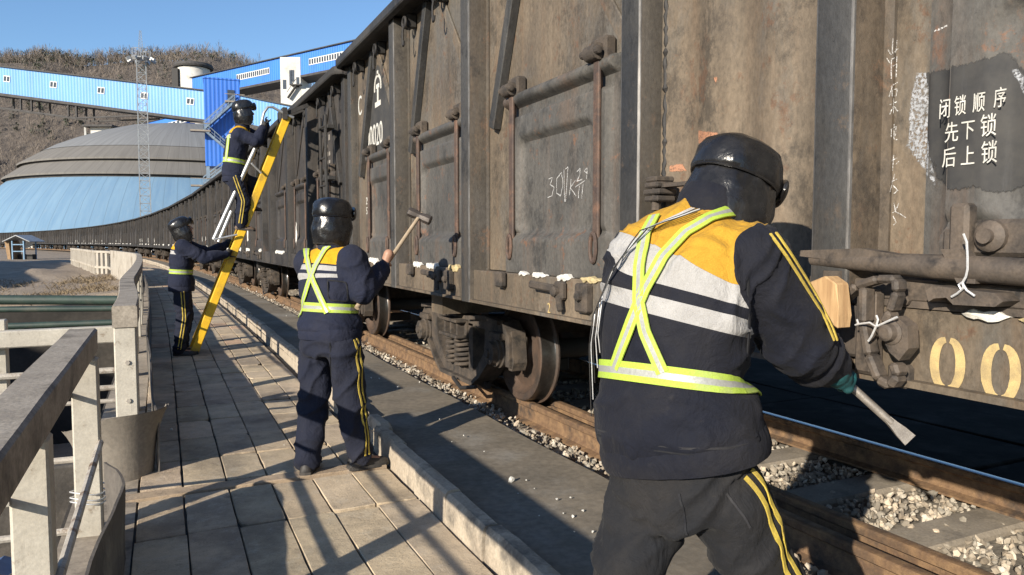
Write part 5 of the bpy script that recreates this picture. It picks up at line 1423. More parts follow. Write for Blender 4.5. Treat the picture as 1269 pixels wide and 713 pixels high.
def remesh(b, voxel, smooth=6, adapt=0.0, cc=.55):
    me = b.mesh('tmp'); o = bpy.data.objects.new('tmp', me); COL.objects.link(o)
    m1 = o.modifiers.new('r', 'REMESH'); m1.mode = 'VOXEL'; m1.voxel_size = voxel; m1.adaptivity = adapt
    if smooth:
        m2 = o.modifiers.new('s', 'SMOOTH'); m2.iterations = smooth; m2.factor = cc
    bpy.context.view_layer.update()
    out = bpy.data.meshes.new_from_object(o.evaluated_get(bpy.context.evaluated_depsgraph_get()))
    bpy.data.objects.remove(o); bpy.data.meshes.remove(me)
    out.polygons.foreach_set('use_smooth', [True]*len(out.polygons)); out.materials.clear(); return out
def segd(p, a, b_):
    d = b_-a; t = max(0, min(1, (p-a).dot(d)/max(1e-9, d.length_squared))); return (p-(a+d*t)).length, t
def wrinkle(me, bones, amp, freq=7, joints=(), seed=0.0):
    """creases lying across each limb, strongest near the joints, plus soft drape folds"""
    me.update(); nrm = [v.normal.copy() for v in me.vertices]
    for v, n in zip(me.vertices, nrm):
        p = v.co.copy(); best = None
        for (a, b_, k) in bones:
            d, t = segd(p, a, b_)
            if best is None or d-k < best[0]: best = (d-k, a, b_)
        a, b_ = best[1], best[2]; ax = (b_-a).normalized(); s_ = (p-a).dot(ax); rad = p-a-ax*s_
        tw = rad.x*.9+rad.y*.6                              # creases run slantwise round the limb
        q = V((s_*freq+tw*freq*.7, 0, 0))+rad*(freq*.28)+V((seed, seed*.7, 0))+V((noise.noise(p*5+V((seed, 0, 0)))*1.6, 0, 0))
        r = 1-abs(noise.noise(q))*2.2; r = -.25*min(1, -r) if r < 0 else r**1.5
        r2 = 1-abs(noise.noise(q*2.3+V((9, 4, 1))))*2.2; r2 = max(0.0, r2)**2
        w = .5
        for (j, rad_) in joints: w = max(w, 1.0*(1-sm(0, rad_, (p-j).length)))
        soft = noise.noise(p*7+V((seed*3, 1, 2)))
        v.co = p+n*(amp*w*(r*1.0+r2*.22-.25)+amp*.4*soft)
    me.update()
def rings_loft(b, secs, n=28, pw=2.3):
    """sections: (centre, right, front, rx, ry) -> superellipse rings"""
    R_ = []
    for c, r, f, rx, ry in secs:
        ring = []
        for i in range(n):
            a = 2*math.pi*i/n; ca, sa = math.cos(a), math.sin(a)
            ring.append(b.bm.verts.new(V(c)+V(r)*(rx*math.copysign(abs(ca)**(2/pw), ca))+V(f)*(ry*math.copysign(abs(sa)**(2/pw), sa))))
        R_.append(ring)
    b.skin(R_)
def ortho(up, right):
    up = V(up).normalized(); r = V(right); r = (r-up*r.dot(up)).normalized(); f = up.cross(r).normalized(); return r, f, up
def hand(b, wrist, palm, axis, centre, rad, side, k=1.0, curl=1.0):
    """a hand whose four fingers wrap round a rod (axis through centre, radius rad); thumb closes from the other side"""
    axis = V(axis).normalized(); wrist, centre = V(wrist), V(centre)
    toW = (wrist-centre); toW = (toW-axis*toW.dot(axis)).normalized(); oth = axis.cross(toW)*side
    pc = centre+toW*(rad+.022*k)
    M = Matrix((axis, oth, toW)).transposed()
    b.capsule(wrist, pc+toW*.035*k, .029*k, .034*k, 12)
    b.ell(pc+toW*.018*k, M, .046*k, .034*k, .03*k, 14, 9)
    for i, (o, L) in enumerate(((-.034, .9), (-.0115, 1.0), (.0115, .97), (.033, .8))):
        pts = []; n = 7
        for j in range(n):
            a = -.35+(2.9*L*curl)*j/(n-1); rr = rad+.0105*k+(.012*k if j == 0 else 0)
            pts.append(centre+axis*(o*1.04*k)+toW*(rr*math.cos(a))+oth*(rr*math.sin(a)))
        rs = [.0096*k, .0098*k, .0088*k, .0094*k, .0082*k, .0084*k, .007*k]
        for (p0, r0), (p1, r1) in zip(zip(pts, rs), list(zip(pts, rs))[1:]): b.capsule(p0, p1, r0, r1, 8)
    pts = []
    for j in range(5):
        a = .25-(1.9)*j/4; rr = rad+.013*k
        pts.append(centre+axis*(-.045-.012*j/4+.03*(j/4))*k+toW*(rr*math.cos(a)+(.02*k if j == 0 else 0))+oth*(rr*math.sin(a)))
    for (p0, p1, r0, r1) in zip(pts, pts[1:], (.0145, .013, .012, .0105), (.013, .012, .0105, .009)): b.capsule(p0, p1, r0*k, r1*k, 8)
def head_mesh(b, hc, M, k=1.0):
    """skull, jaw, nose, brow, lips and ears in the head frame (right, forward, up)"""
    q = lambda x, y, z: V(hc)+M @ V((x*k, y*k, z*k))
    b.ell(q(0, -.01, .035), M, .076*k, .096*k, .09*k, 20, 14)
    b.ell(q(0, .025, -.04), M, .062*k, .07*k, .075*k, 18, 12)
    b.ell(q(0, .062, -.085), M, .032*k, .03*k, .026*k, 12, 8)
    b.capsule(q(0, .092, .012), q(0, .112, -.03), .010*k, .016*k, 10)
    b.capsule(q(-.04, .085, .03), q(.04, .085, .03), .014*k, .014*k, 10)
    b.capsule(q(-.018, .093, -.058), q(.018, .093, -.058), .009*k, .009*k, 8); b.capsule(q(-.016, .091, -.07), q(.016, .091, -.07), .009*k, .009*k, 8)
    for s_ in (-1, 1):
        b.ell(q(.078*s_, -.005, -.01), M, .012*k, .022*k, .034*k, 10, 8)
        b.ell(q(.042*s_, .07, -.035), M, .022*k, .022*k, .02*k, 10, 7)
def hat(parent, hc, M, k=1.0, hi=True):
    q = lambda x, y, z: V(hc)+M @ V((x*k, y*k, z*k))
    n = 48
    def el(z, r, ry=1.17, yo=-.006, w=0.0, sq=2.25):
        out = []
        for i in range(n):
            a = 2*math.pi*i/n; ca, sa = math.cos(a), math.sin(a)
            rr = r*(1+w*noise.noise(V((ca*2, sa*2, z*18))))
            out.append(b.bm.verts.new(q(rr*math.copysign(abs(ca)**(2/sq), ca), yo+rr*ry*math.copysign(abs(sa)**(2/sq), sa), z)))
        return out
    b = MB()
    b.skin([el(.032, .105), el(.034, .1175), el(.052, .1215, w=.05), (el(.082, .1205, w=.07)), el(.112, .114, w=.08), el(.138, .099, w=.09), el(.156, .076, w=.10), el(.165, .05), el(.168, .02)])
    cr = b.build('hat_crown', LEATHER, parent, smooth=True, angle=R(70))
    b = MB(); b.tube([q(.0, -.006-.1205*1.17*math.cos(a)*1.0, .034+.121*math.sin(a)) for a in [math.pi*i/24 for i in range(25)]], .0022*k, 5); b.build('seam', LEATHER, cr, smooth=True)
    b = MB(); pts = [q(.1205*math.cos(a), -.006+.1205*1.17*math.sin(a), .036) for a in [i*2*math.pi/48 for i in range(49)]]
    b.tube(pts, .0042*k, 6); b.build('seam', LEATHER, cr, smooth=True)
    # hanging flap: round the back and over the ears, open at the face
    b = MB(); nu, nv = 60, 12
    def fl(u, v, o):
        a = (u-.5)*2*R(128); aa = abs(a)
        low = -.150-.025*sm(R(55), R(90), aa)+.06*sm(R(105), R(128), aa)
        z = .030+(low-.030)*v
        r = .1195+.012*math.sin(v*math.pi*.9)-.006*v*v+o+.007*noise.noise(V((a*2.6, v*3, 3)))+.004*noise.noise(V((a*7, v*2, 8)))+.004*math.exp(-((v-.5)/.08)**2)
        return q(r*math.sin(a), -.006-r*1.13*math.cos(a), z)
    for o in (0, -.014): b.grid(nu, nv, lambda u, v: fl(u, v, o))
    b.bm.verts.ensure_lookup_table(); N = nu*nv; vv = b.bm.verts
    for i in range(nu-1): b.face((vv[i*nv+nv-1], vv[(i+1)*nv+nv-1], vv[N+(i+1)*nv+nv-1], vv[N+i*nv+nv-1]))
    for j in range(nv-1):
        for i in (0, nu-1): b.face((vv[i*nv+j], vv[i*nv+j+1], vv[N+i*nv+j+1], vv[N+i*nv+j]))
    fo = b.build('ear_flap', LEATHER, parent, smooth=True, angle=R(60))
    b = MB()                                                # fur lining showing along the lower edge and round the face
    pts = [fl(i/40, 1.0, -.008) for i in range(41)]; b.tube(pts, [.010*k*(1+.25*noise.noise(V((i*.9, 0, 0)))) for i in range(41)], 8); b.build('fur_edge', FUR, fo, smooth=True)
    # turned up front visor
    b = MB(); m = 15; rings = []
    for i in range(m):
        a = (i/(m-1)-.5)*2*R(52); rr = .126; e = 1-.75*abs(2*i/(m-1)-1)**3
        c0 = q(rr*math.sin(a), -.004+rr*1.17*math.cos(a), .062); rad = (M @ V((math.sin(a), math.cos(a), 0))).normalized(); up = M @ V((0, 0, 1))
        rings.append(b.ring(c0+rad*.010*k, rad, up, .018*e*k, .050*e*k, 12))
    b.skin(rings); b.build('visor_flap', LEATHER, parent, smooth=True, angle=R(60))
    b = MB(); b.tube([q(.112, .02, -.10), q(.10, .05, -.15), q(.06, .07, -.17), q(0, .08, -.165), q(-.06, .07, -.17), q(-.10, .05, -.15), q(-.112, .02, -.10)], .004*k, 6); b.build('chin_strap', LEATHER, parent)

def ribbon(name, me_bvh, pts_nrm, width, mats, parent, off=.006, core=.34):
    """a strap laid over a surface: pts on it with normals; lime edges and a silver centre"""
    P_ = [p for p, n in pts_nrm]; N_ = [n for p, n in pts_nrm]
    for _ in range(7):
        P_ = [P_[0]]+[(P_[i-1]+P_[i]*2+P_[i+1])/4 for i in range(1, len(P_)-1)]+[P_[-1]]
    b = MB(); fr = (-.5, -core/2, -core/2, core/2, core/2, .5)
    rows = []
    for i, (p, n) in enumerate(zip(P_, N_)):
        t = (P_[min(i+1, len(P_)-1)]-P_[max(i-1, 0)]).normalized(); s_ = t.cross(n).normalized()
        row = []
        for f in (-.5, -core/2, core/2, .5):
            c = p+s_*(f*width); h = me_bvh.find_nearest(c)
            o = c+n*off if h[0] is None else (h[0]*.55+(c-n*max(0.0, (c-h[0]).dot(n)))*.45)+n*off
            row.append(o)
        rows.append((row, n))
    top = [[b.bm.verts.new(o) for o in row] for row, n in rows]; bot = [[b.bm.verts.new(o-n*.004) for o in row] for row, n in rows]
    for i in range(len(top)-1):
        for j in range(3):
            b.mi = 1 if (j == 1 and len(mats) > 1) else 0
            b.face((top[i][j], top[i+1][j], top[i+1][j+1], top[i][j+1])); b.face((bot[i][j], bot[i][j+1], bot[i+1][j+1], bot[i+1][j]))
        b.mi = 0; b.face((top[i][0], bot[i][0], bot[i+1][0], top[i+1][0])); b.face((top[i][3], top[i+1][3], bot[i+1][3], bot[i][3]))
    return b.build(name, mats, parent, smooth=True, angle=R(50))

def build_person(label, J, k=1.0, vox=.012, shoe=SHOEM, gloves=(None, None), jk=1.0, wr=.010, legw=1.0, seed=0.0, hi=True, ykm=None, rods=None, belt_h=.25):
    """J: joints in world space. Everything a worker wears is a child of the person; the body itself is one continuous mesh."""
    g = lambda n_: V(J[n_])
    foot = (g('an_l')+g('an_r'))/2
    root = thing('person', label, 'person', (foot.x, foot.y, min(g('an_l').z, g('an_r').z)-.09*k))
    pel, bel, che, nek, hea = g('pelvis'), g('belt'), g('chest'), g('neck'), g('head')
    shr = (g('sh_r')-g('sh_l')).normalized(); hpr = (g('hip_r')-g('hip_l')).normalized()
    spine = [pel-(bel-pel).normalized()*.03, pel, bel, che, nek]
    # head frame
    hu = V(J['head_up']).normalized(); hf = V(J['head_fwd']); hf = (hf-hu*hf.dot(hu)).normalized(); hr = hf.cross(hu)
    HM = Matrix((hr, hf, hu)).transposed()
    # ---------------- body: one continuous surface
    b = MB()
    rb, fb, ub = ortho(bel-pel, hpr); rc, fc, uc = ortho(nek-che, shr)
    rings_loft(b, [(pel-ub*.06*k, rb, fb, .14*k, .10*k), (pel, rb, fb, .155*k, .105*k), (bel, (rb+rc).normalized(), (fb+fc).normalized(), .135*k, .10*k), (che, rc, fc, .15*k, .105*k), (che.lerp(nek, .6), rc, fc, .13*k, .08*k), (nek, rc, fc, .06*k, .06*k)])
    b.capsule(nek-uc*.04*k, hea-hu*.06*k-hf*.02*k, .062*k, .056*k)
    head_mesh(b, hea, HM, k)
    for s_ in ('l', 'r'):
        b.capsule(g('sh_'+s_), g('el_'+s_), .055*k, .043*k); b.capsule(g('el_'+s_), g('wr_'+s_), .042*k, .030*k); b.capsule(che.lerp(nek, .55), g('sh_'+s_), .06*k, .055*k)
        b.capsule(g('hip_'+s_), g('kn_'+s_), .085*k, .058*k); b.capsule(g('kn_'+s_), g('an_'+s_), .056*k, .042*k); b.capsule(pel, g('hip_'+s_), .10*k, .09*k)
        td = V(J['toe_'+s_]).normalized(); b.capsule(g('an_'+s_)-V((0, 0, .04*k)), g('an_'+s_)+td*.13*k-V((0, 0, .055*k)), .038*k, .028*k)
    glovesb = {}
    for s_, sd in (('l', 1), ('r', -1)):
        if rods and s_ in rods:
            ax, ce, rad = rods[s_]
            gi = 0 if s_ == 'l' else 1
            if gloves[gi] is not None: glovesb[s_] = MB()
            hand(b if gloves[gi] is None else glovesb[s_], g('wr_'+s_), None, ax, ce, rad, sd*rods.get('side_'+s_, 1), k*(1.0 if gloves[0 if s_ == 'l' else 1] is None else 1.08))
    body = remesh(b, .0062, 2)
    link_mesh('body', body, SKIN, root)
    for s_, hb in glovesb.items(): link_mesh('glove', remesh(hb, .0045, 2), gloves[0 if s_ == 'l' else 1], root)
    # eyes
    for s_ in (-1, 1):
        b = MB(); b.ell(hea+HM @ V((.031*s_*k, .081*k, .012*k)), HM, .012*k, .012*k, .011*k, 10, 8); b.build('eye', DARKM, root, smooth=True)
    # ---------------- jacket
    a = jk*k; b = MB()
    hem = pel-ub*.045*k
    mid = bel.lerp(che, .5); rm, fm = (rb+rc).normalized(), (fb+fc).normalized()
    up2 = che.lerp(nek, .5)
    rings_loft(b, [(hem, rb, fb, .210*a, .158*a), (pel+ub*.0, rb, fb, .214*a, .163*a), (pel.lerp(bel, .5), rb, fb, .206*a, .157*a), (bel, rm, fm, .180*a, .138*a), (mid, rm, fm, .202*a, .148*a), (che, rc, fc, .212*a, .148*a), (che.lerp(nek, .33), rc, fc, .205*a, .135*a), (che.lerp(nek, .66), rc, fc, .165*a, .115*a), (che.lerp(nek, .88), rc, fc, .105*a, .092*a), (nek, rc, fc, .080*a, .082*a), (nek+uc*.03*k, rc, fc, .078*k, .08*k)])
    for s_ in ('l', 'r'):
        sh, el, w_ = g('sh_'+s_), g('el_'+s_), g('wr_'+s_)
        b.capsule(che.lerp(nek, .52), sh, .085*a, .086*a); b.capsule(sh, el, .092*a, .079*a); b.capsule(el, el.lerp(w_, .5), .079*a, .072*a); b.capsule(el.lerp(w_, .5), el.lerp(w_, .93), .072*a, .050*a)
    jm = remesh(b, vox, 7)
    bones = [(hem, bel, .17*a), (bel, che, .17*a), (che, nek, .16*a)]
    for s_ in ('l', 'r'): bones += [(g('sh_'+s_), g('el_'+s_), .085*a), (g('el_'+s_), g('wr_'+s_), .07*a)]
    jn = []
    for s_ in ('l', 'r'): jn += [(g('el_'+s_), .17), (g('wr_'+s_), .14), (g('sh_'+s_)-V((0, 0, .10)), .15)]
    jn += [(hem, .24), (bel, .18)]
    # attributes before wrinkling: height along the spine (in metres from the hem), and torso/arm split
    poly = [hem, bel, che, nek]; Ls = [0]
    for p, q in zip(poly, poly[1:]): Ls.append(Ls[-1]+(q-p).length)
    hv, av = [], []
    secs = [(hem, rb, fb, .21*a, .16*a), (bel, rm, fm, .188*a, .142*a), (che, rc, fc, .212*a, .148*a), (nek, rc, fc, .10*a, .09*a)]
    for v in jm.vertices:
        p = v.co; best = None
        # blend of the planar heights of the neighbouring spine pieces keeps the bands straight
        acc = 0; wsum = 0
        for i in range(3):
            dd = (poly[i+1]-poly[i]); L = dd.length; t = (p-poly[i]).dot(dd)/(L*L)
            w_ = math.exp(-((t-.5)/.62)**2*2); acc += w_*(Ls[i]+t*L); wsum += w_
        h_ = acc/max(wsum, 1e-6)+J.get('tilt', 0.0)*(p-che).dot(rc)
        arm = min(min(segd(p, g('sh_'+s_)+(g('el_'+s_)-g('sh_'+s_)).normalized()*.01, g('el_'+s_))[0]-.088*a, segd(p, g('el_'+s_), g('wr_'+s_))[0]-.07*a) for s_ in ('l', 'r'))
        cs = che.lerp(nek, .35); lat = abs((p-cs).dot(rc))
        seam = lat-(.168*a+.03*sm(0, .25, (p-cs).dot(uc)))
        # torso where inside the seam line, arm where outside it or clearly nearer the arm than the trunk axis
        d_tr = min(segd(p, poly[i], poly[i+1])[0] for i in range(3))-.155*a
        below = (p-cs).dot(uc) < -.02
        hv.append(h_); av.append(max(seam if not below else -1, (d_tr-arm-.01)) if True else 0)
    at1 = jm.attributes.new('h', 'FLOAT', 'POINT'); at1.data.foreach_set('value', hv)
    at2 = jm.attributes.new('arm', 'FLOAT', 'POINT'); at2.data.foreach_set('value', av)
    pre = [v.co.copy() for v in jm.vertices]; jm.update(); pren = [v.normal.copy() for v in jm.vertices]
    jo_bvh = BVHTree.FromPolygons([p+n*.003 for p, n in zip(pre, pren)], [p.vertices[:] for p in jm.polygons])
    wrinkle(jm, bones, wr, 7.0, jn, seed)
    Ltot = Ls[-1]
    jmat = ykm(Ltot)
    jo = link_mesh('jacket', jm, jmat, root)
    # collar and hem band
    b = MB(); rings = []
    for z, r in ((-.03, .094), (.02, .095), (.050, .091), (.057, .084), (.02, .078)): rings.append(b.ring(nek+uc*z*k, rc, fc, r*k, r*1.02*k, 24))
    b.skin(rings, cap=False); b.build('collar', jmat, jo, smooth=True)
    b = MB(); rings = []
    for i in range(48):
        ang = 2*math.pi*i/48
    hemr = lambda z, e: [b.bm.verts.new(hem+ub*z+rb*((.205*a+e+.004*noise.noise(V((i*.9, z*40, seed))))*math.copysign(abs(math.cos(2*math.pi*i/56))**(2/2.3), math.cos(2*math.pi*i/56)))+fb*((.155*a+e+.004*noise.noise(V((i*.9, z*40, seed+3))))*math.copysign(abs(math.sin(2*math.pi*i/56))**(2/2.3), math.sin(2*math.pi*i/56)))) for i in range(56)]
    b.skin([hemr(-.05*k, -.012), hemr(-.05*k, .004), hemr(-.03*k, .010), hemr(.0, .010), hemr(.02*k, .004)], cap=False); b.build('hem_band', jmat, jo, smooth=True, angle=R(60))
    # cuffs
    for s_ in ('l', 'r'):
        el, w_ = g('el_'+s_), g('wr_'+s_); d = (w_-el).normalized()
        b = MB(); b.lathe(w_-d*.045*k, d, [(0, .04*k), (.0, .050*a), (.012, .053*a), (.04, .050*a), (.046, .044*a), (.046, .03*k)], 20); b.build('cuff', jmat, jo, smooth=True)
    # ---------------- trousers
    b = MB(); c_ = legw*k; hpc = (g('hip_l')+g('hip_r'))/2
    rings_loft(b, [(pel+ub*.10*k, rb, fb, .160*c_, .115*c_), (pel, rb, fb, .178*c_, .135*c_), (pel.lerp(hpc, .55), rb, fb, .192*c_, .15*c_), (hpc, rb, fb, .190*c_, .15*c_), (hpc-ub*.06*k, rb, fb, .175*c_, .135*c_)])
    for s_ in ('l', 'r'):
        h_, kn, an = g('hip_'+s_), g('kn_'+s_), g('an_'+s_)
        b.capsule(h_, kn, .112*c_, .092*c_); b.capsule(kn, an.lerp(kn, .35), .093*c_, .084*c_); b.capsule(an.lerp(kn, .35), an.lerp(kn, .03), .084*c_, .078*c_)
    tm = remesh(b, vox, 7)
    tb = [(pel, pel-ub*.1, .17*c_)]
    tj = [(pel-ub*.12*k, .2)]
    for s_ in ('l', 'r'):
        tb += [(g('hip_'+s_), g('kn_'+s_), .10*c_), (g('kn_'+s_), g('an_'+s_), .085*c_)]; tj += [(g('kn_'+s_), .18), (g('an_'+s_), .22)]
    wrinkle(tm, tb, wr*1.45, 8.0, tj, seed+4)
    tbvh = BVHTree.FromPolygons([v.co.copy() for v in tm.vertices], [p.vertices[:] for p in tm.polygons])
    to = link_mesh('trousers', tm, J['trouser_mat'], root)
    # paired yellow stripes down the outside of each leg
    for s_ in ('l', 'r'):
        h_, kn, an = g('hip_'+s_), g('kn_'+s_), g('an_'+s_); out = hpr*(1 if s_ == 'r' else -1); back = -fb
        so_ = J.get('stripe_dir', out) if s_ == 'r' else J.get('stripe_dir_l', out)
        for dq in (-.016, .016):
            pn = []
            for i in range(46):
                t = i/45
                c = (h_+ub*.05*k).lerp(kn, t*2) if t < .5 else kn.lerp(an, (t-.5)*2)
                ax = (kn-h_).normalized() if t < .5 else (an-kn).normalized()
                o = (so_-ax*so_.dot(ax)).normalized(); sd = ax.cross(o)
                hit = tbvh.ray_cast(c+sd*dq*k+o*.4, -o, 1.0)
                if hit[0] is not None: pn.append((hit[0], hit[1]))
            if len(pn) > 5: ribbon('leg_stripe', tbvh, pn, .012*k, [STRIPE], to, .0065, .3)
    # ---------------- shoes
    for s_ in ('l', 'r'):
        an = g('an_'+s_); td = V(J['toe_'+s_]).normalized(); sd = td.cross(V((0, 0, 1))).normalized(); up = sd.cross(td)
        b = MB()
        prof = [(-.075, .030, .06), (-.06, .040, .075), (-.02, .043, .095), (.02, .044, .10), (.06, .046, .075), (.11, .050, .058), (.155, .048, .05), (.185, .036, .042), (.2, .018, .032)]
        rings = []
        for x_, hw, hh in prof:
            c = an+td*(x_*k)-up*(.085*k); n = 14
            rings.append([b.bm.verts.new(c+sd*(hw*k*math.cos(t))+up*(max(0, math.sin(t))*hh*k+ (.002 if math.sin(t) < 0 else 0))) for t in [2*math.pi*i/n for i in range(n)]])
        b.skin(rings); so_ = b.build('shoe', shoe, root, smooth=True, angle=R(60))
        b = MB(); poly = [(-.08, .0), (-.075, .034), (-.02, .046), (.06, .05), (.12, .054), (.17, .05), (.205, .02)]
        poly = poly+[(x_, -y_) for x_, y_ in poly[::-1] if y_ > 0]
        b.prism([(x_*k, y_*k) for x_, y_ in poly], an-up*.09*k, td, sd, up*(.022*k)); b.build('sole', SOLE, so_)
    hat(root, hea+HM @ V((0, 0, .005*k)), HM, J.get('hat_k', k), hi)
    return root, jo, jo_bvh, to, tbvh, dict(hem=hem, bel=bel, che=che, nek=nek, rb=rb, fb=fb, rc=rc, fc=fc, ub=ub, uc=uc, a=a, L=Ltot, pre=pre, pren=pren, root=root)

def belt_ring(jo, bvh, D, t, width, k=1.0, n=72):
    """reflective waist belt at the fraction t of the way from belt joint towards chest (negative: towards the hem)"""
    c = D['bel'].lerp(D['che'], t) if t >= 0 else D['bel'].lerp(D['hem'], -t)
    r, f = (D['rb']+D['rc']).normalized(), (D['fb']+D['fc']).normalized(); pn = []
    for i in range(n+1):
        a = 2*math.pi*i/n; d = r*math.cos(a)+f*math.sin(a); hit = bvh.ray_cast(c+d*.32*k, -d, .4)
        if hit[0] is not None: pn.append((hit[0], hit[1]))
    ribbon('waist_belt', bvh, pn, width, [HIVIS, REFL], jo, .006); press(jo, D, [p for p, n_ in pn], width)
def press(jo, D, path, width):
    """a tight strap flattens the folds under it"""
    from mathutils.kdtree import KDTree
    kd = KDTree(len(path)); M = ROOTM[jo].inverted()
    for i, p in enumerate(path): kd.insert(p, i)
    kd.balance()
    for v, p, n in zip(jo.data.vertices, D['pre'], D['pren']):
        d = kd.find(p)[2]; w = 1-sm(width*.55, width*1.3, d)
        if w > 0: v.co = v.co.lerp(M @ (p-n*.002), w)
def seam_px(parent, bvh, pts, mat, width=.006, n=14, off=.004):
    """a stitched seam or pocket edge lying on the cloth"""
    pn = []
    for (u0, v0), (u1, v1) in zip(pts, pts[1:]):
        for i in range(n):
            h = bvh.ray_cast(EYE, ray(u0+(u1-u0)*i/n, v0+(v1-v0)*i/n).normalized())
            if h[0] is not None: pn.append((h[0], h[1]))
    if len(pn) > 4: ribbon('seam', bvh, pn, width, [mat], parent, off, .3)
def strap_px(jo, bvh, pts, width, n=26, D=None):
    """a strap over the back: seen positions cast onto the jacket, then laid along it"""
    P_ = []
    for (u0, v0), (u1, v1) in zip(pts, pts[1:]):
        for i in range(n):
            t = i/n; P_.append((u0+(u1-u0)*t, v0+(v1-v0)*t))
    P_.append(pts[-1]); pn = []
    for u, v in P_:
        h = bvh.ray_cast(EYE, ray(u, v).normalized())
        if h[0] is not None and (not pn or (h[0]-pn[-1][0]).length < .15): pn.append((h[0], h[1]))
    if len(pn) > 4: ribbon('harness_strap', bvh, pn, width, [HIVIS, REFL], jo, .007); press(jo, D, [p for p, n_ in pn], width)
def jacket_factory(name, base, dusty, yoke, y0, bands, dust):
    return lambda L: cloth(name, base, dusty, yoke, [(a*L, b_*L) for a, b_ in bands], y0*L, dust=dust)
# ------------------------------------------------------------------ the four workers and what they hold
def pxpt(u, v, f): return at(u, v, f)
# nearest worker, leaning to the wagon with a bar
FS = 1.08
def AF(u, v, f): return at(u, v, f*FS)
TIP, GRIP, GR2 = AF(1128, 546, 2.02), AF(1036, 462, 2.07), AF(950, 380, 2.16)
bard = (GR2-GRIP).normalized()
J = dict(pelvis=AF(840, 524, 1.93), belt=AF(829, 468, 1.93), chest=AF(840, 352, 1.95), neck=AF(880, 268, 1.99), head=AF(906, 243, 2.03),
         sh_l=AF(792, 322, 2.06), sh_r=AF(932, 325, 1.86), el_l=AF(850, 430, 2.25), wr_l=GR2+V((-.09, -.0, -.02)), el_r=AF(992, 426, 1.90), wr_r=GRIP+(AF(992, 426, 1.90)-GRIP).normalized()*.035,
         hip_l=AF(805, 612, 1.99), hip_r=AF(892, 612, 1.87), kn_l=V((1.12, 1.68, .47)), an_l=V((1.08, 1.56, .10)), kn_r=V((1.52, 1.52, .50)), an_r=V((1.66, 1.36, .18)),
         toe_l=(.75, .66, 0), toe_r=(.9, .42, 0), head_fwd=(.93, .12, -.42), head_up=(.36, .02, .90), hat_k=.98, tilt=.17)
J['trouser_mat'] = cloth('charcoal_work_trousers', (.014, .015, .018), (.040, .036, .033), dust=.6)
J['stripe_dir'] = RT*.8+FW*-.75; J['stripe_dir_l'] = -RT*.6+V((FW.x, FW.y, 0))
ykf = jacket_factory('navy_jacket_dusty', (.009, .0105, .018), (.030, .028, .028), YEL, .715, [(.635, .7145), (.52, .59)], .6)
p1, j1, bv1, t1, tb1, D1 = build_person('nearest worker seen from behind, leaning to the wagon in dusty jacket with lime cross straps', J, k=1.11, vox=.0095, gloves=(TEAL, TEAL), jk=1.01, wr=.026, legw=.90, seed=1.0, ykm=ykf,
    rods=dict(l=(bard, GR2, .014), r=(bard, GRIP, .014)))
belt_ring(j1, bv1, D1, .0, .052)
strap_px(j1, bv1, [(906, 262), (880, 270), (850, 288), (822, 318), (800, 358), (782, 402), (762, 456)], .036, D=D1)
strap_px(j1, bv1, [(812, 268), (800, 290), (793, 330), (792, 372), (800, 412), (822, 462)], .036, D=D1)
SEAMM = mk('seam_thread_dark', (.006, .007, .011), (.018, .018, .02), 30, .9)
DUSTS = mk('seam_dusty_edge', (.035, .034, .036), (.02, .02, .024), 20, .9)
seam_px(j1, bv1, [(741, 532), (790, 548), (850, 556), (905, 555), (945, 545)], DUSTS, .006)
seam_px(j1, bv1, [(741, 539), (790, 555), (850, 563), (905, 562), (945, 552)], SEAMM, .004)
seam_px(j1, bv1, [(926, 345), (928, 400), (925, 450)], SEAMM, .007)
seam_px(t1, tb1, [(842, 612), (848, 640), (851, 664)], SEAMM, .006)
seam_px(t1, tb1, [(900, 612), (922, 640), (930, 655)], DUSTS, .006)
# double yellow piping along the top of the right sleeve
for du in (0, 7):
    pn = []
    for (u0, v0), (u1, v1) in zip([(953+du, 292-du*.2), (972+du, 318), (992+du, 350), (1018+du*.8, 392)], [(972+du, 318), (992+du, 350), (1018+du*.8, 392), (1032+du*.5, 425)]):
        for i in range(12):
            h = bv1.ray_cast(EYE, ray(u0+(u1-u0)*i/12, v0+(v1-v0)*i/12).normalized())
            if h[0] is not None: pn.append((h[0], h[1]))
    if len(pn) > 5: ribbon('sleeve_piping', bv1, pn, .007, [STRIPE], j1, .009, .3)
# loose wires slung over his left shoulder
b = None
for i in range(5):
    b = MB(); pts = []
    way = [(858+i*3, 262+i*2), (815-i*4, 282+i*3), (775-i*2, 318+i*5), (752-i*1.5, 362+i*8), (745-i*1.2, 420+i*6)]
    q = []
    for (u0, v0), (u1, v1) in zip(way, way[1:]):
        for s_ in range(8):
            u, v = u0+(u1-u0)*s_/8, v0+(v1-v0)*s_/8; h = bv1.ray_cast(EYE, ray(u, v).normalized())
            if h[0] is not None: q.append(h[0]+h[1]*(.012+.004*i))
            elif q: q.append(q[-1]+V((0, 0, -.02)))
    b.tube(q+[q[-1]+V((.02, .02, -.06-.03*i))], .0017, 5)
    o = b.build('wire', WIRE if i != 2 and i != 4 else DARKM, smooth=True)
    tag(o, ('loose bright wire slung over the nearest worker\'s left shoulder' if i not in (2, 4) else 'loose dark wire slung over the nearest worker\'s left shoulder'), 'wire', 'wires slung over the shoulder')
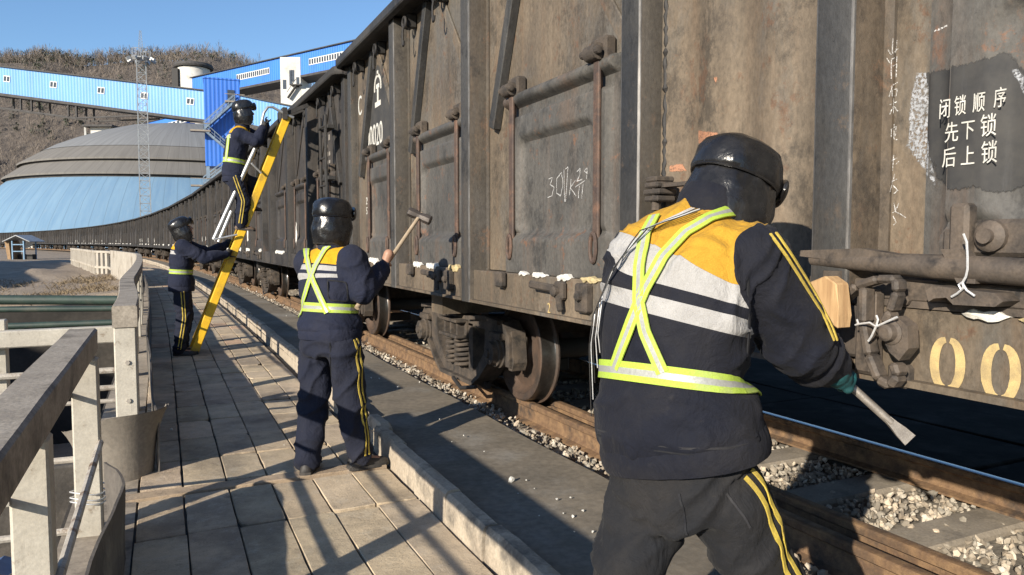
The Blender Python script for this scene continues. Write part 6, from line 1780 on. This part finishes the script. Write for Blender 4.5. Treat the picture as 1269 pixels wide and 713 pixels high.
# his flat-ended steel bar
b = MB(); d = (TIP-GR2).normalized()
STEELB = mk('scuffed_bar_steel', (.40, .36, .31), (.26, .23, .2), 18, .45, .2, 60, metal=.45)
b.tube([GR2-d*.12, GR2, GRIP, TIP-d*.07], .0125, 12)
sd = d.cross(FW).normalized(); nn = sd.cross(d)
b.skin([[b.bm.verts.new(TIP-d*t+sd*(w*a_)+nn*(h_*b_)) for a_, b_ in ((-1, -1), (1, -1), (1, 1), (-1, 1))] for t, w, h_ in ((.085, .010, .010), (.06, .013, .008), (.035, .018, .005), (0, .021, .002))])
tag(b.build('pry_bar', STEELB, smooth=True, angle=R(40)), 'steel pry bar with a flat end in the nearest worker\'s hand', 'pry bar')
# wooden block wedged at the lock, beyond his arm
WOOD = NT('split_wood'); wc = WOOD.mix(WOOD.ramp(WOOD.noise(14, 6, .6, (4, 4, .5)), [(.35, 0.0), (.65, 1.0)]), (.55, .36, .18), (.38, .23, .11)); WOOD.col(wc); WOOD.rough(.8); WOOD.bump(WOOD.noise(30, 5, .6, (3, 3, .4)), .5, .004)
b = MB(); X0 = 1.80; Q = [onx(u, v, X0) for u, v in ((998, 352), (1022, 342), (1036, 352), (1039, 392), (1038, 408), (1022, 398), (1010, 385))]
b.prism([(p.y, p.z) for p in Q], (X0, 0, 0), (0, 1, 0), (0, 0, 1), (.055, .0, .0))
bmesh.ops.bevel(b.bm, geom=b.bm.edges[:], offset=.004, segments=1, affect='EDGES')
tag(b.build('wooden_block', WOOD.m), 'pale split wooden block wedged against the wagon lock, beyond the worker\'s sleeve', 'block')

# middle worker with the sledgehammer
HT, HG, HB = at(520, 268, 5.28), at(481, 325, 5.0), at(442, 382, 4.72)
hd = (HT-HB).normalized(); HG = HB+hd*((HG-HB).dot(hd)); HL = HB+hd*.10
J = dict(pelvis=at(409, 402, 4.82), belt=at(409, 384, 4.82), chest=at(408, 345, 4.84), neck=at(412, 309, 4.85), head=at(413, 276, 4.86),
         sh_l=at(381, 326, 5.0), sh_r=at(437, 323, 4.72), el_l=at(408, 372, 5.12), wr_l=HL+V((-.05, .05, -.03)), el_r=at(450, 361, 4.72), wr_r=HG-(HG-at(450, 361, 4.72)).normalized()*.075,
         hip_l=at(393, 430, 4.9), hip_r=at(426, 430, 4.75), kn_l=at(388, 508, 4.84), an_l=at(381, 576, 4.74), kn_r=at(436, 505, 4.80), an_r=at(445, 571, 4.83),
         toe_l=(.35, .93, 0), toe_r=(.98, .15, 0), head_fwd=(.88, .45, -.08), head_up=(.03, .0, 1), hat_k=.94)
for s_ in 'lr': J['an_'+s_].z = .095
J['trouser_mat'] = cloth('navy_work_trousers', (.013, .016, .030), (.036, .035, .042), dust=.35)
J['stripe_dir'] = RT*.85-V((FW.x, FW.y, 0))*.5
ykf = jacket_factory('navy_jacket', NAVY, NAVYD, YEL2, .80, [(.715, .78), (.62, .675)], .4)
p2, j2, bv2, t2_, tb2, D2 = build_person('middle worker seen from behind beside the kerb, holding a raised sledgehammer', J, k=1.0, vox=.012, gloves=(None, None), jk=1.04, wr=.024, legw=1.03, seed=7.0, ykm=ykf,
    rods=dict(r=(hd, HG, .016), l=(hd, HL, .016)))
belt_ring(j2, bv2, D2, .06, .060)
strap_px(j2, bv2, [(413, 297), (402, 310), (391, 330), (383, 350), (377, 370), (372, 392)], .042, D=D2)
strap_px(j2, bv2, [(379, 304), (381, 320), (384, 335), (390, 352), (397, 368), (406, 388)], .042, D=D2)
seam_px(j2, bv2, [(406, 347), (430, 350), (431, 374), (407, 372), (406, 347)], SEAMM, .008)
seam_px(j2, bv2, [(370, 409), (405, 414), (440, 410)], SEAMM, .006)
seam_px(t2_, tb2, [(409, 425), (410, 455), (411, 468)], SEAMM, .007)
t = thing('sledgehammer', 'sledgehammer with a long pale wooden handle, raised in the middle worker\'s hand', 'hammer', tuple(HB))
HW = mk('worn_handle_wood', (.46, .36, .25), (.34, .26, .17), 20, .7, s3=(1, 1, .3))
b = MB(); b.tube([HB, HB.lerp(HT, .4), HT+hd*.03], [.017, .015, .014], 10); b.build('handle', HW, t, smooth=True)
b = MB(); ha = (at(534, 273, 5.27)-at(510, 261, 5.29)).normalized(); ha = (ha-hd*ha.dot(hd)).normalized(); n1 = hd.cross(ha)
rr = []
for tt, r_ in ((-.088, .03), (-.082, .036), (-.035, .036), (-.022, .03), (.022, .03), (.035, .036), (.082, .036), (.088, .03)): rr.append(b.ring(HT+ha*tt, hd, n1, r_, r_, 8, .39))
b.skin(rr); b.build('head', mk('hammer_head_steel', (.10, .085, .075), (.06, .05, .045), 14, .5, .3, 40, metal=.4), t, smooth=True, angle=R(30))

# ladder against the second wagon
LY = 10.75
LB, LT = V((.34, LY, .0)), V((1.61, LY+.0, 3.22))
YP = mk('yellow_ladder_paint', (.80, .50, .02), (.68, .40, .02), 6, .55, .15, 60, grain=.15, c=(.45, .28, .04), csc=5)
ALU = mk('ladder_aluminium', (.55, .55, .54), (.42, .42, .41), 10, .4, metal=.6)
t = thing('ladder', 'yellow step ladder with silver support poles, leaning against the second wagon', 'ladder', (LB.x, LY, 0))
ld = (LT-LB).normalized(); ln = ld.cross(V((0, 1, 0))).normalized()
for dy in (-.21, .21):
    b = MB(); c0, c1 = LB+V((0, dy, 0)), LT+V((0, dy, 0))
    b.bar(c0, c1, .028, .10, upv=ln, bev=.006)
    for q in (-1, 1): b.bar(c0+ln*(.047*q)-V((0, math.copysign(.02, dy), 0)), c1+ln*(.047*q)-V((0, math.copysign(.02, dy), 0)), .05, .012, upv=ln)
    b.build('stile', YP, t)
    b = MB(); b.box(c0+ld*.02, (.11, .06, .05)); b.build('foot', SOLE, t)
for i in range(11):
    p = LB+ld*(.28+i*.30); b = MB(); b.tube([p+V((0, -.2, 0)), p+V((0, .2, 0))], .017, 8); b.build('rung', ALU, t)
# silver poles, brackets and the hooked hoop at the top
def lad(u, v): return ony(u, v, LY-.25)
for (q0, q1) in (((265, 297), (324, 167)), ((271, 300), (287, 262))):
    b = MB(); b.tube([ony(*q0, LY-.25), ony(*q1, LY-.25)], .03, 10); b.build('support_pole', ALU, t, smooth=True)
for pa, pb in (((266, 297), (294, 291)), ((312, 203), (324, 215))):
    b = MB()
    for dv in (-.02, .40): b.tube([ony(*pa, LY-.25+dv), ony(*pb, LY-.25+dv)], .014, 8)
    b.tube([ony(*pa, LY-.27), ony(*pa, LY+.15)], .014, 8); b.build('bracket', ALU, t, smooth=True)
for dv in (-.23, .21):
    b = MB(); b.tube([ony(u, v, LY+dv) for u, v in ((322, 160), (327, 140), (332, 133), (338, 133), (356, 143), (364, 146))], .018, 8); b.build('top_hoop', ALU, t, smooth=True)
b = MB(); b.bar(LT+V((-.05, -.26, .0)), LT+V((-.05, .26, 0)), .06, .16); b.bar(LT+V((0, -.2, .02)), LT+V((.26, -.2, .14)), .05, .05); b.bar(LT+V((0, .2, .02)), LT+V((.26, .2, .14)), .05, .05); b.build('top_hook', SOLE, t)
def on_ladder(z, dy=0.0): s_ = (z-LB.z)/ld.z; return LB+ld*s_+V((0, dy, 0))

# worker holding the ladder's foot
gA, gB = on_ladder(1.32, -.21), on_ladder(1.45, .21)
BX, BY = .22, 10.62
J = dict(pelvis=(BX+.00, BY, .93), belt=(BX+.0, BY, 1.07), chest=(BX+.015, BY+.0, 1.29), neck=(BX+.04, BY, 1.49), head=(BX+.035, BY, 1.635),
         sh_l=(BX+.06, BY+.19, 1.43), sh_r=(BX+.02, BY-.19, 1.42), el_r=(BX+.28, BY-.24, 1.27), wr_r=gA+V((-.07, -.06, .0)), el_l=(BX+.36, BY+.25, 1.32), wr_l=gB+V((-.09, .03, .0)),
         hip_l=(BX, BY+.09, .90), hip_r=(BX, BY-.09, .90), kn_l=(BX+.05, BY+.12, .49), an_l=(BX-.02, BY+.14, .095), kn_r=(BX+.02, BY-.11, .49), an_r=(BX-.05, BY-.13, .095),
         toe_l=(1, .1, 0), toe_r=(1, -.1, 0), head_fwd=(.84, -.05, .50), head_up=(-.45, 0, .88), hat_k=1.0)
J['trouser_mat'] = MATS['navy_work_trousers']
ykf = jacket_factory('navy_jacket_plain', NAVY, NAVYD, YEL2, .80, [(.70, .77)], .25)
p3, j3, bv3, _, _, D3 = build_person('worker looking up and steadying the foot of the yellow ladder with both hands', J, k=.98, vox=.016, gloves=(BLACKG, BLACKG), jk=1.0, wr=.024, legw=1.0, seed=3.0, ykm=ykf,
    rods=dict(r=(ld, gA, .035), l=(ld, gB, .035)))
belt_ring(j3, bv3, D3, .1, .06)
b = MB()
for g_ in (gA,): b.lathe(g_+V((-.12, -.07, -.02)), (1, .4, .1), [(0, .045), (.0, .05), (.05, .05), (.05, .045)], 16)
b.build('glove_cuff', HIVIS, p3, smooth=True)
# climber near the ladder's top
zf1, zf2 = 1.62, 1.95
f1, f2 = on_ladder(zf1+.07, -.11)+V((-.10, 0, .0)), on_ladder(zf2+.07, .09)+V((-.10, 0, 0))
def C(u, v, dy=0.0): return ony(u, v, LY-.08+dy)
gR, gL = on_ladder(3.16, -.21), on_ladder(3.2, .21)
hr_ = ony(330, 150, LY-.23)
J = dict(pelvis=C(291, 217), belt=C(290, 202), chest=C(294, 177), neck=C(300, 158), head=C(303, 140),
         sh_l=C(302, 164, .19), sh_r=C(297, 167, -.19), el_r=C(318, 176, -.26), wr_r=C(327, 158, -.22), el_l=C(322, 172, .25), wr_l=C(330, 156, .24),
         hip_l=C(292, 222, .09), hip_r=C(291, 222, -.09), kn_r=C(302, 249, -.12), an_r=C(298, 277, -.11), kn_l=C(318, 228, .10), an_l=C(306, 253, .09),
         toe_l=(1, .05, -.05), toe_r=(1, -.05, -.1), head_fwd=(.95, .05, .25), head_up=(-.2, 0, .97), hat_k=1.0)
J['trouser_mat'] = MATS['navy_work_trousers']
gr1, gl1 = ony(329, 150, LY-.23), ony(332, 148, LY+.21)
p4, j4, bv4, _, _, D4 = build_person('worker climbing near the top of the yellow ladder, reaching for the wagon rim', J, k=.98, vox=.016, shoe=SHOEB, gloves=(BLACKG, BLACKG), jk=1.0, wr=.024, legw=1.0, seed=5.0, ykm=jacket_factory('navy_jacket_climber', NAVY, NAVYD, YEL2, .80, [(.70, .77)], .25),
    rods=dict(r=((0, 1, 0), gr1, .018), l=((0, 1, 0), gl1, .018)))
belt_ring(j4, bv4, D4, .05, .065)
pn = [bv4.ray_cast(EYE, ray(u, v).normalized()) for u, v in [(284+(280-284)*i/14, 168+(200-168)*i/14) for i in range(15)]]
pn = [(h[0], h[1]) for h in pn if h[0] is not None]
if len(pn) > 4: ribbon('harness_strap', bv4, pn, .05, [HIVIS, REFL], j4, .009)
